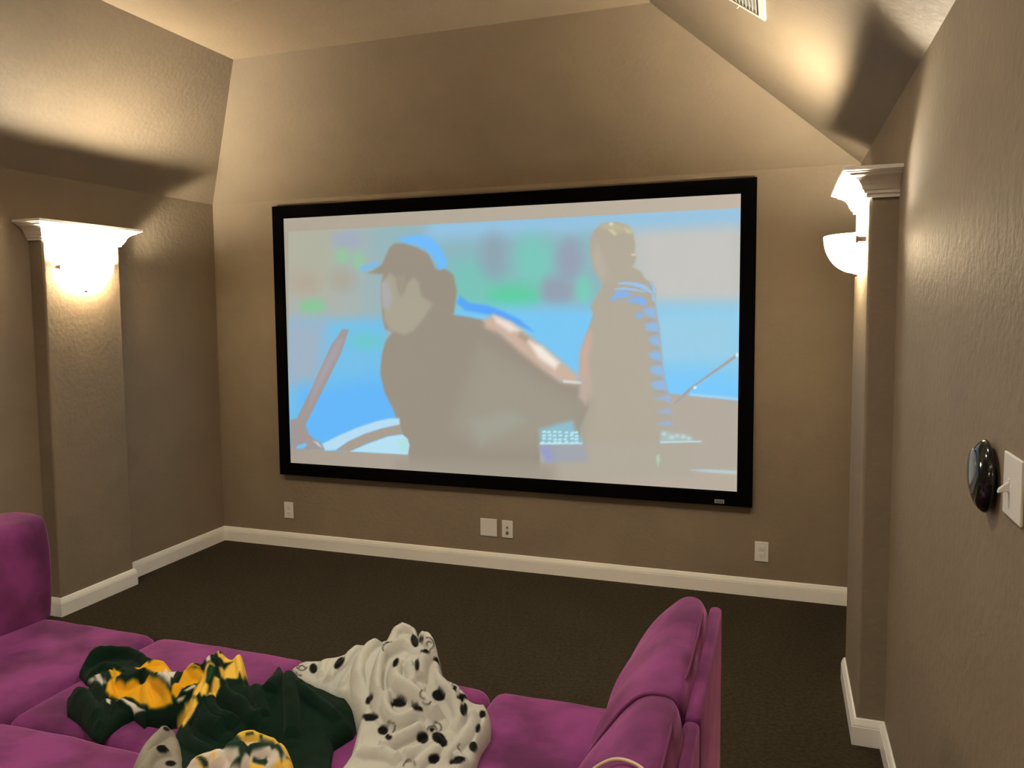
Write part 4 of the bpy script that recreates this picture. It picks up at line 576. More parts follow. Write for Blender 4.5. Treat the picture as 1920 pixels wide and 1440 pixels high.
throw('fleece_throw', json.loads('{"m":[[0.7,-2.6,0.15,0.17,0.165],[0.35,-2.52,0.16,0.1,0.06]],"out":[[0.2011,-2.6103],[0.2145,-2.5678],[0.2404,-2.5514],[0.3177,-2.5513],[0.3762,-2.5215],[0.3293,-2.2912],[0.3734,-2.2516],[0.3649,-2.1925],[0.383,-2.1286],[0.4561,-2.1423],[0.6925,-2.5326],[0.754,-2.5987],[0.7738,-2.6246],[0.7959,-2.6712],[0.8403,-2.6637],[0.8835,-2.6777],[0.9188,-2.6553],[0.9431,-2.678],[0.9585,-2.7279],[0.9579,-2.8057],[0.9675,-2.8652],[0.9616,-2.9204],[0.9814,-2.9984],[0.6815,-3.1008],[0.6497,-3.0367],[0.6383,-3.007],[0.6385,-2.9648],[0.6135,-2.8908],[0.594,-2.8324],[0.551,-2.7948],[0.4868,-2.7465],[0.3859,-2.7042],[0.2909,-2.6697],[0.2427,-2.642]],"f":[[[[0.38,-2.2381],[0.3816,-2.1818],[0.4191,-2.1571],[0.4839,-2.1786],[0.7087,-2.5788],[0.7554,-2.6143]],0.0289,1.6],[[[0.6876,-2.6314],[0.6412,-2.6197],[0.6018,-2.624],[0.5789,-2.6431],[0.5834,-2.6873],[0.6071,-2.7457],[0.6406,-2.8059],[0.6848,-2.8507]],0.0202,1.6],[[[0.6464,-2.6585],[0.6499,-2.7069],[0.6719,-2.7519],[0.7221,-2.7716],[0.7694,-2.7831],[0.8184,-2.8009],[0.8434,-2.8122]],0.0217,1.3],[[[0.6812,-2.7751],[0.6647,-2.7982],[0.687,-2.8383],[0.7318,-2.8533],[0.7701,-2.8212],[0.8089,-2.8258]],0.0183,1.2],[[[0.6776,-2.6861],[0.7054,-2.7173],[0.7295,-2.7554]],0.0154,1.0],[[[0.7334,-2.6445],[0.7292,-2.6887],[0.7431,-2.7388]],0.0202,1.2],[[[0.756,-2.6761],[0.7805,-2.663],[0.7964,-2.7007],[0.8306,-2.7224],[0.8654,-2.7473],[0.887,-2.7811],[0.8775,-2.8267]],0.0192,1.3],[[[0.4071,-2.2856],[0.4645,-2.5365],[0.4748,-2.6086],[0.5035,-2.6774],[0.5692,-2.7793]],0.0217,1.2],[[[0.3394,-2.3097],[0.4095,-2.5621],[0.3907,-2.6317],[0.3925,-2.6755]],0.0173,0.9],[[[0.3777,-2.5242],[0.3257,-2.5646],[0.3573,-2.6577]],0.0144,0.6],[[[0.4429,-2.5511],[0.4537,-2.6482],[0.4613,-2.7108]],0.0144,0.8],[[[0.8105,-2.8384],[0.7757,-2.8854],[0.7333,-2.9301],[0.7146,-2.9484]],0.0192,1.2],[[[0.6592,-2.9507],[0.694,-2.9625],[0.7459,-2.9549],[0.7956,-2.968]],0.0183,1.0],[[[0.8661,-2.847],[0.828,-2.9126],[0.7875,-2.9514]],0.0183,1.0],[[[0.8747,-2.8766],[0.8503,-2.9275],[0.8338,-2.9754]],0.0173,1.0],[[[0.8015,-2.6775],[0.8429,-2.6807],[0.8789,-2.6874]],0.0192,1.0],[[[0.8856,-2.7259],[0.9183,-2.7478],[0.9163,-2.815],[0.9032,-2.8796],[0.8969,-2.9465]],0.0173,0.9],[[[0.909,-2.6794],[0.9309,-2.6772],[0.9476,-2.7121],[0.9512,-2.7983],[0.9606,-2.8692]],0.0135,1.0],[[[0.6048,-2.8282],[0.6213,-2.8896],[0.643,-2.9437],[0.6437,-2.9953]],0.0164,0.6],[[[0.9101,-2.8869],[0.9421,-2.8999],[0.9333,-2.9433]],0.0168,0.8]],"p":[[[[0.231,-2.6134],[0.2307,-2.6236],[0.2199,-2.6113],[0.2135,-2.5975],[0.2144,-2.5874],[0.2227,-2.5842],[0.2361,-2.5889],[0.2398,-2.5836],[0.2374,-2.5867],[0.2374,-2.5949],[0.2278,-2.592],[0.2216,-2.5944],[0.2205,-2.6013],[0.2249,-2.6111],[0.2334,-2.6209],[0.2322,-2.6111]],[72,70,62],0.8],[[[0.2771,-2.6036],[0.2777,-2.6132],[0.2724,-2.6186],[0.2637,-2.6207],[0.2515,-2.6166],[0.2375,-2.6062],[0.2361,-2.6084],[0.2286,-2.595],[0.235,-2.5974],[0.2296,-2.5913],[0.2399,-2.6031],[0.2514,-2.6122],[0.2611,-2.6156],[0.2686,-2.615],[0.2723,-2.6103],[0.271,-2.6015]],[72,70,62],0.8],[[[0.245,-2.6087],[0.2402,-2.5992],[0.2399,-2.5928],[0.2432,-2.5894],[0.2504,-2.5909],[0.2594,-2.5961],[0.2675,-2.6028],[0.2734,-2.6099],[0.2687,-2.6105],[0.2649,-2.606],[0.2596,-2.6015],[0.2543,-2.5986],[0.2498,-2.5977],[0.2473,-2.5992],[0.2479,-2.6038],[0.25,-2.6085]],[72,70,62],0.8],[[[0.708,-2.6133],[0.7191,-2.616],[0.7282,-2.6155],[0.7341,-2.6129],[0.7389,-2.6165],[0.7426,-2.6273],[0.7419,-2.6374],[0.7365,-2.6439],[0.7343,-2.6423],[0.7388,-2.6373],[0.7394,-2.6294],[0.7365,-2.621],[0.7331,-2.6191],[0.7275,-2.6192],[0.7206,-2.6204],[0.7128,-2.6207]],[72,70,62],0.8],[[[0.7251,-2.6375],[0.7199,-2.6349],[0.7163,-2.6301],[0.7179,-2.6302],[0.7209,-2.6278],[0.7255,-2.6255],[0.7307,-2.6248],[0.7342,-2.6238],[0.7322,-2.6278],[0.7296,-2.6275],[0.727,-2.6289],[0.7241,-2.63],[0.7224,-2.6318],[0.7217,-2.6323],[0.7238,-2.6349],[0.7271,-2.637]],[72,70,62],0.8],[[[0.5858,-2.6623],[0.5787,-2.654],[0.4797,-2.467],[0.4625,-2.4272],[0.4067,-2.3085],[0.4109,-2.299],[0.4172,-2.292],[0.5997,-2.6278],[0.5985,-2.6301],[0.5907,-2.6275],[0.4183,-2.3111],[0.4312,-2.3495],[0.4601,-2.4149],[0.5787,-2.6447],[0.5827,-2.653],[0.5875,-2.658]],[72,70,62],0.8],[[[0.7023,-2.8653],[0.7098,-2.8655],[0.7188,-2.8669],[0.7263,-2.8681],[0.7314,-2.8704],[0.7314,-2.8705],[0.7299,-2.8751],[0.7255,-2.8796],[0.7229,-2.8772],[0.726,-2.8732],[0.7273,-2.8703],[0.7274,-2.8704],[0.7238,-2.8692],[0.718,-2.868],[0.7119,-2.8681],[0.7062,-2.8678]],[72,70,62],0.8],[[[0.8174,-2.8539],[0.8146,-2.8442],[0.8168,-2.8389],[0.8207,-2.8332],[0.8255,-2.8279],[0.8316,-2.827],[0.8377,-2.8308],[0.8407,-2.8344],[0.8373,-2.8356],[0.8346,-2.8321],[0.8302,-2.8297],[0.8264,-2.832],[0.8229,-2.8363],[0.8196,-2.8397],[0.8182,-2.8441],[0.819,-2.8487]],[72,70,62],0.8],[[[0.826,-2.8235],[0.8311,-2.82],[0.8367,-2.8176],[0.8424,-2.8179],[0.8476,-2.8211],[0.8506,-2.8246],[0.8519,-2.8297],[0.8497,-2.8325],[0.8472,-2.8337],[0.848,-2.8295],[0.8477,-2.8271],[0.845,-2.8236],[0.8414,-2.8221],[0.836,-2.8197],[0.8321,-2.8225],[0.8278,-2.8246]],[72,70,62],0.8],[[[0.8326,-2.7141],[0.826,-2.6871],[0.8292,-2.677],[0.8355,-2.6717],[0.8419,-2.6697],[0.848,-2.6742],[0.8512,-2.6814],[0.8526,-2.6938],[0.8496,-2.6942],[0.8491,-2.6862],[0.8456,-2.6783],[0.841,-2.6749],[0.8362,-2.6764],[0.8318,-2.681],[0.83,-2.6901],[0.8283,-2.6946]],[72,70,62],0.8],[[[0.7883,-2.7966],[0.7799,-2.7959],[0.7724,-2.7936],[0.7677,-2.7911],[0.7655,-2.7862],[0.7664,-2.7801],[0.7651,-2.7633],[0.763,-2.7408],[0.7638,-2.7429],[0.7713,-2.7726],[0.7703,-2.7815],[0.7696,-2.7863],[0.7705,-2.7885],[0.7751,-2.7924],[0.7805,-2.7933],[0.7876,-2.795]],[72,70,62],0.8],[[[0.8063,-2.7955],[0.807,-2.7997],[0.8053,-2.8033],[0.8015,-2.8054],[0.7958,-2.8054],[0.7902,-2.8053],[0.7845,-2.803],[0.7804,-2.8005],[0.7842,-2.8],[0.7877,-2.8031],[0.791,-2.8032],[0.7948,-2.8029],[0.7989,-2.8029],[0.8014,-2.8009],[0.8029,-2.799],[0.8024,-2.7959]],[72,70,62],0.8],[[[0.6503,-3.0004],[0.4871,-2.7456],[0.4757,-2.7404],[0.4714,-2.738],[0.4764,-2.7406],[0.4896,-2.748],[0.5096,-2.7621],[0.5295,-2.7766],[0.5257,-2.7742],[0.5096,-2.7624],[0.4918,-2.748],[0.4818,-2.7429],[0.4776,-2.7405],[0.4813,-2.7428],[0.491,-2.748],[0.5087,-2.7623]],[72,70,62],0.8],[[[0.5304,-2.7767],[0.648,-2.9819],[0.5103,-2.7622],[0.4973,-2.7527],[0.4924,-2.7478],[0.5012,-2.7548],[0.5183,-2.7695],[0.5292,-2.7767],[0.521,-2.7696],[0.5158,-2.7672],[0.5067,-2.7598],[0.5011,-2.7549],[0.5037,-2.7574],[0.5108,-2.7622],[0.5197,-2.7696],[0.5229,-2.7717]],[72,70,62],0.8],[[[0.8034,-2.9764],[0.8014,-2.9684],[0.8025,-2.9594],[0.8086,-2.9559],[0.8154,-2.9519],[0.8267,-2.9594],[0.8354,-2.9665],[0.8384,-2.969],[0.8345,-2.9689],[0.8318,-2.9663],[0.8245,-2.9599],[0.8145,-2.952],[0.8099,-2.9567],[0.8059,-2.9614],[0.8049,-2.9683],[0.8065,-2.9748]],[72,70,62],0.8],[[[0.9216,-2.8679],[0.9197,-2.8721],[0.9174,-2.8738],[0.9156,-2.8731],[0.9144,-2.8702],[0.9143,-2.8659],[0.9152,-2.8608],[0.917,-2.856],[0.9183,-2.8594],[0.9168,-2.8615],[0.9166,-2.8657],[0.9167,-2.8684],[0.9167,-2.8686],[0.9184,-2.8702],[0.9193,-2.8679],[0.9216,-2.8677]],[72,70,62],0.8],[[[0.2781,-2.6369],[0.2733,-2.6372],[0.2666,-2.635],[0.2611,-2.6343],[0.2537,-2.6301],[0.2479,-2.6267],[0.2432,-2.6229],[0.2394,-2.6183],[0.246,-2.6205],[0.2482,-2.6231],[0.2521,-2.6266],[0.257,-2.6301],[0.2611,-2.6314],[0.2655,-2.6325],[0.2693,-2.6326],[0.2727,-2.6323]],[72,70,62],0.8],[[[0.4006,-2.5806],[0.4111,-2.5942],[0.4146,-2.6028],[0.4146,-2.6118],[0.4119,-2.6206],[0.4074,-2.6278],[0.4025,-2.6333],[0.3976,-2.635],[0.3924,-2.6303],[0.3722,-2.5947],[0.3693,-2.5811],[0.3692,-2.5676],[0.3727,-2.5582],[0.3796,-2.5555]],[14,16,16],1.2],[[[0.3184,-2.6108],[0.3229,-2.6206],[0.3223,-2.6264],[0.3186,-2.63],[0.3121,-2.6303],[0.3028,-2.6251],[0.2941,-2.618],[0.2865,-2.6083],[0.2822,-2.599],[0.2806,-2.5898],[0.2836,-2.5849],[0.291,-2.5858],[0.3006,-2.5914],[0.3101,-2.5998]],[14,16,16],1.2],[[[0.7291,-2.7959],[0.7283,-2.8007],[0.7228,-2.8045],[0.714,-2.8078],[0.7031,-2.8085],[0.6934,-2.8086],[0.6931,-2.8206],[0.6884,-2.8152],[0.6862,-2.8048],[0.6871,-2.7919],[0.6955,-2.7877],[0.7073,-2.7887],[0.7188,-2.792],[0.7273,-2.796]],[14,16,16],1.2],[[[0.6695,-2.8536],[0.6681,-2.856],[0.6607,-2.8559],[0.651,-2.8575],[0.6391,-2.8571],[0.6293,-2.8584],[0.6176,-2.8505],[0.6003,-2.8246],[0.6046,-2.8272],[0.6189,-2.8392],[0.6283,-2.8368],[0.6412,-2.8388],[0.656,-2.8465],[0.6645,-2.8489]],[14,16,16],1.2],[[[0.7103,-2.8753],[0.711,-2.88],[0.7091,-2.8852],[0.7047,-2.8895],[0.6976,-2.89],[0.6906,-2.8892],[0.6839,-2.8851],[0.6801,-2.8809],[0.6793,-2.8762],[0.6822,-2.8728],[0.6875,-2.8701],[0.6938,-2.8679],[0.7008,-2.8687],[0.707,-2.8719]],[14,16,16],1.2],[[[0.8252,-2.7408],[0.8216,-2.7431],[0.816,-2.7479],[0.8088,-2.7525],[0.8009,-2.7551],[0.7927,-2.7525],[0.787,-2.7478],[0.7847,-2.7414],[0.7863,-2.7347],[0.7915,-2.729],[0.7996,-2.7261],[0.8109,-2.731],[0.8201,-2.7359],[0.8248,-2.7384]],[14,16,16],1.2],[[[0.6506,-2.5457],[0.671,-2.5865],[0.6812,-2.6114],[0.6847,-2.627],[0.6807,-2.6301],[0.6741,-2.6286],[0.6682,-2.6272],[0.6615,-2.6206],[0.4663,-2.2213],[0.4591,-2.2025],[0.4605,-2.1959],[0.4737,-2.2096],[0.4838,-2.216],[0.4963,-2.2292]],[14,16,16],1.2],[[[0.7885,-2.8152],[0.7869,-2.819],[0.7824,-2.8222],[0.7766,-2.8257],[0.7698,-2.8269],[0.7629,-2.8249],[0.7479,-2.8007],[0.7467,-2.7982],[0.7513,-2.8005],[0.7575,-2.8008],[0.765,-2.8008],[0.7757,-2.8075],[0.7828,-2.8099],[0.787,-2.8118]],[14,16,16],1.2],[[[0.8885,-2.7274],[0.8916,-2.7382],[0.8952,-2.7553],[0.8967,-2.7704],[0.8947,-2.7778],[0.8903,-2.7781],[0.8856,-2.7741],[0.8808,-2.7649],[0.8788,-2.7568],[0.8783,-2.7478],[0.8754,-2.7291],[0.8735,-2.7118],[0.8789,-2.7137],[0.8844,-2.7195]],[14,16,16],1.2],[[[0.8782,-2.6908],[0.8782,-2.6957],[0.8744,-2.6993],[0.8689,-2.7045],[0.8688,-2.7245],[0.8677,-2.7402],[0.8636,-2.7425],[0.861,-2.7406],[0.8609,-2.7357],[0.8522,-2.7022],[0.8588,-2.6997],[0.8663,-2.6975],[0.8711,-2.6908],[0.8754,-2.6885]],[14,16,16],1.2],[[[0.8359,-2.8817],[0.8399,-2.8945],[0.8382,-2.9017],[0.834,-2.908],[0.8277,-2.9113],[0.8095,-2.888],[0.8039,-2.8865],[0.8014,-2.8848],[0.8014,-2.8807],[0.8039,-2.8753],[0.8086,-2.8698],[0.8134,-2.8629],[0.8185,-2.8583],[0.8231,-2.8576]],[14,16,16],1.2],[[[0.8744,-2.8596],[0.8735,-2.8699],[0.8688,-2.8773],[0.8663,-2.8919],[0.8567,-2.8888],[0.8496,-2.8862],[0.843,-2.8768],[0.8318,-2.8486],[0.8346,-2.8426],[0.8406,-2.8378],[0.8492,-2.8364],[0.8587,-2.839],[0.8668,-2.8438],[0.8714,-2.8489]],[14,16,16],1.2],[[[0.88,-2.9098],[0.8858,-2.9219],[0.8857,-2.9281],[0.8812,-2.9306],[0.8758,-2.9347],[0.8695,-2.9375],[0.8645,-2.94],[0.8615,-2.9417],[0.8593,-2.9379],[0.8598,-2.9327],[0.8627,-2.9267],[0.8672,-2.9203],[0.8723,-2.9149],[0.8768,-2.911]],[14,16,16],1.2],[[[0.9463,-2.8915],[0.9481,-2.8989],[0.946,-2.9072],[0.9426,-2.9199],[0.9366,-2.9299],[0.9269,-2.9298],[0.9169,-2.9231],[0.9139,-2.9239],[0.9135,-2.9201],[0.9159,-2.9128],[0.921,-2.904],[0.9293,-2.8993],[0.9375,-2.8958],[0.9432,-2.8919]],[14,16,16],1.2],[[[0.9553,-2.8231],[0.9552,-2.8262],[0.9561,-2.8375],[0.955,-2.8478],[0.9509,-2.8513],[0.946,-2.8513],[0.9404,-2.8458],[0.9363,-2.8385],[0.9345,-2.8306],[0.935,-2.8228],[0.9379,-2.8175],[0.9437,-2.818],[0.948,-2.8161],[0.9522,-2.8181]],[14,16,16],1.2],[[[0.9361,-2.7029],[0.9374,-2.7095],[0.9374,-2.717],[0.9341,-2.7193],[0.9312,-2.7235],[0.9284,-2.7268],[0.9257,-2.727],[0.9209,-2.7171],[0.9195,-2.7105],[0.92,-2.7044],[0.9224,-2.6998],[0.926,-2.697],[0.9293,-2.6949],[0.9336,-2.6989]],[14,16,16],1.2],[[[0.9358,-2.6643],[0.9377,-2.6717],[0.9379,-2.6781],[0.9363,-2.6819],[0.9339,-2.6843],[0.9307,-2.6838],[0.9278,-2.6814],[0.9251,-2.6759],[0.9236,-2.6698],[0.9234,-2.6635],[0.9245,-2.6583],[0.9269,-2.6559],[0.9301,-2.6564],[0.933,-2.6588]],[14,16,16],1.2],[[[0.9408,-2.7624],[0.9422,-2.7705],[0.9417,-2.7766],[0.9402,-2.7814],[0.9379,-2.7837],[0.936,-2.7847],[0.9337,-2.7815],[0.9318,-2.7756],[0.9313,-2.7698],[0.9313,-2.7623],[0.9322,-2.7562],[0.9337,-2.7516],[0.936,-2.7515],[0.9386,-2.7556]],[14,16,16],1.2],[[[0.6627,-2.7146],[0.6632,-2.7237],[0.6614,-2.7293],[0.658,-2.7311],[0.6535,-2.7285],[0.6488,-2.7221],[0.6466,-2.7163],[0.6457,-2.7094],[0.6456,-2.7012],[0.6406,-2.6821],[0.6458,-2.6837],[0.6526,-2.6907],[0.6592,-2.701],[0.662,-2.7082]],[14,16,16],1.2],[[[0.7319,-2.712],[0.7345,-2.7194],[0.7354,-2.7262],[0.7324,-2.7265],[0.7299,-2.7285],[0.7246,-2.7239],[0.7178,-2.714],[0.7095,-2.6978],[0.7022,-2.6808],[0.7012,-2.6739],[0.7024,-2.6696],[0.7134,-2.6852],[0.7222,-2.6973],[0.7277,-2.7046]],[14,16,16],1.2],[[[0.7809,-2.6401],[0.7804,-2.6451],[0.7765,-2.6496],[0.7653,-2.6423],[0.7627,-2.6554],[0.7536,-2.6512],[0.7517,-2.6572],[0.7509,-2.6578],[0.7498,-2.6493],[0.7537,-2.6447],[0.7588,-2.6383],[0.7672,-2.638],[0.7741,-2.6373],[0.7788,-2.6375]],[14,16,16],1.2],[[[0.6261,-2.8127],[0.6196,-2.8103],[0.6118,-2.8066],[0.6057,-2.8048],[0.5999,-2.8005],[0.5961,-2.7958],[0.5935,-2.7886],[0.5933,-2.7815],[0.5973,-2.7792],[0.6097,-2.791],[0.6196,-2.7997],[0.6263,-2.8057],[0.6297,-2.8099],[0.6299,-2.8129]],[14,16,16],1.2],[[[0.7463,-2.9232],[0.7464,-2.9255],[0.745,-2.9282],[0.7425,-2.9313],[0.739,-2.933],[0.7351,-2.9333],[0.7314,-2.9313],[0.7111,-2.8949],[0.7105,-2.8917],[0.7113,-2.8876],[0.7141,-2.885],[0.7186,-2.8849],[0.7367,-2.9118],[0.7441,-2.9206]],[14,16,16],1.2],[[[0.7358,-2.6444],[0.7395,-2.6561],[0.7388,-2.6638],[0.7353,-2.6697],[0.7301,-2.6731],[0.7231,-2.6714],[0.7051,-2.6421],[0.703,-2.6406],[0.703,-2.6373],[0.7056,-2.6337],[0.7231,-2.6577],[0.7307,-2.6592],[0.7354,-2.656],[0.7344,-2.6447]],[14,16,16],1.2],[[[0.6988,-2.6105],[0.6983,-2.6131],[0.6934,-2.6085],[0.684,-2.5954],[0.6796,-2.5928],[0.6733,-2.5846],[0.6648,-2.5692],[0.6534,-2.5446],[0.6535,-2.5411],[0.6631,-2.5554],[0.6767,-2.5773],[0.6844,-2.5869],[0.6913,-2.5965],[0.6948,-2.6013]],[14,16,16],1.2],[[[0.8423,-2.6938],[0.8422,-2.6951],[0.8411,-2.6972],[0.8487,-2.7218],[0.8471,-2.725],[0.8449,-2.7261],[0.8429,-2.7257],[0.8413,-2.7234],[0.84,-2.7186],[0.8319,-2.6951],[0.8335,-2.6924],[0.8365,-2.6923],[0.8391,-2.692],[0.8411,-2.6925]],[14,16,16],1.2],[[[0.8321,-2.8347],[0.8325,-2.8373],[0.8312,-2.8389],[0.8303,-2.8434],[0.8279,-2.8453],[0.8256,-2.8465],[0.823,-2.8452],[0.8217,-2.844],[0.8213,-2.8414],[0.8224,-2.8393],[0.8241,-2.8366],[0.8263,-2.8343],[0.829,-2.8339],[0.8302,-2.8321]],[14,16,16],1.2],[[[0.8788,-2.8541],[0.8807,-2.8609],[0.8807,-2.8674],[0.8791,-2.8727],[0.8757,-2.875],[0.8755,-2.8835],[0.87,-2.877],[0.8687,-2.8761],[0.8683,-2.8728],[0.8687,-2.8672],[0.8688,-2.8584],[0.8689,-2.8486],[0.8732,-2.8493],[0.8766,-2.8509]],[14,16,16],1.2]],"base":[184,184,175]}'), 'pale grey fleece throw with black spots, heaped highest at the middle of the sofa', 5)
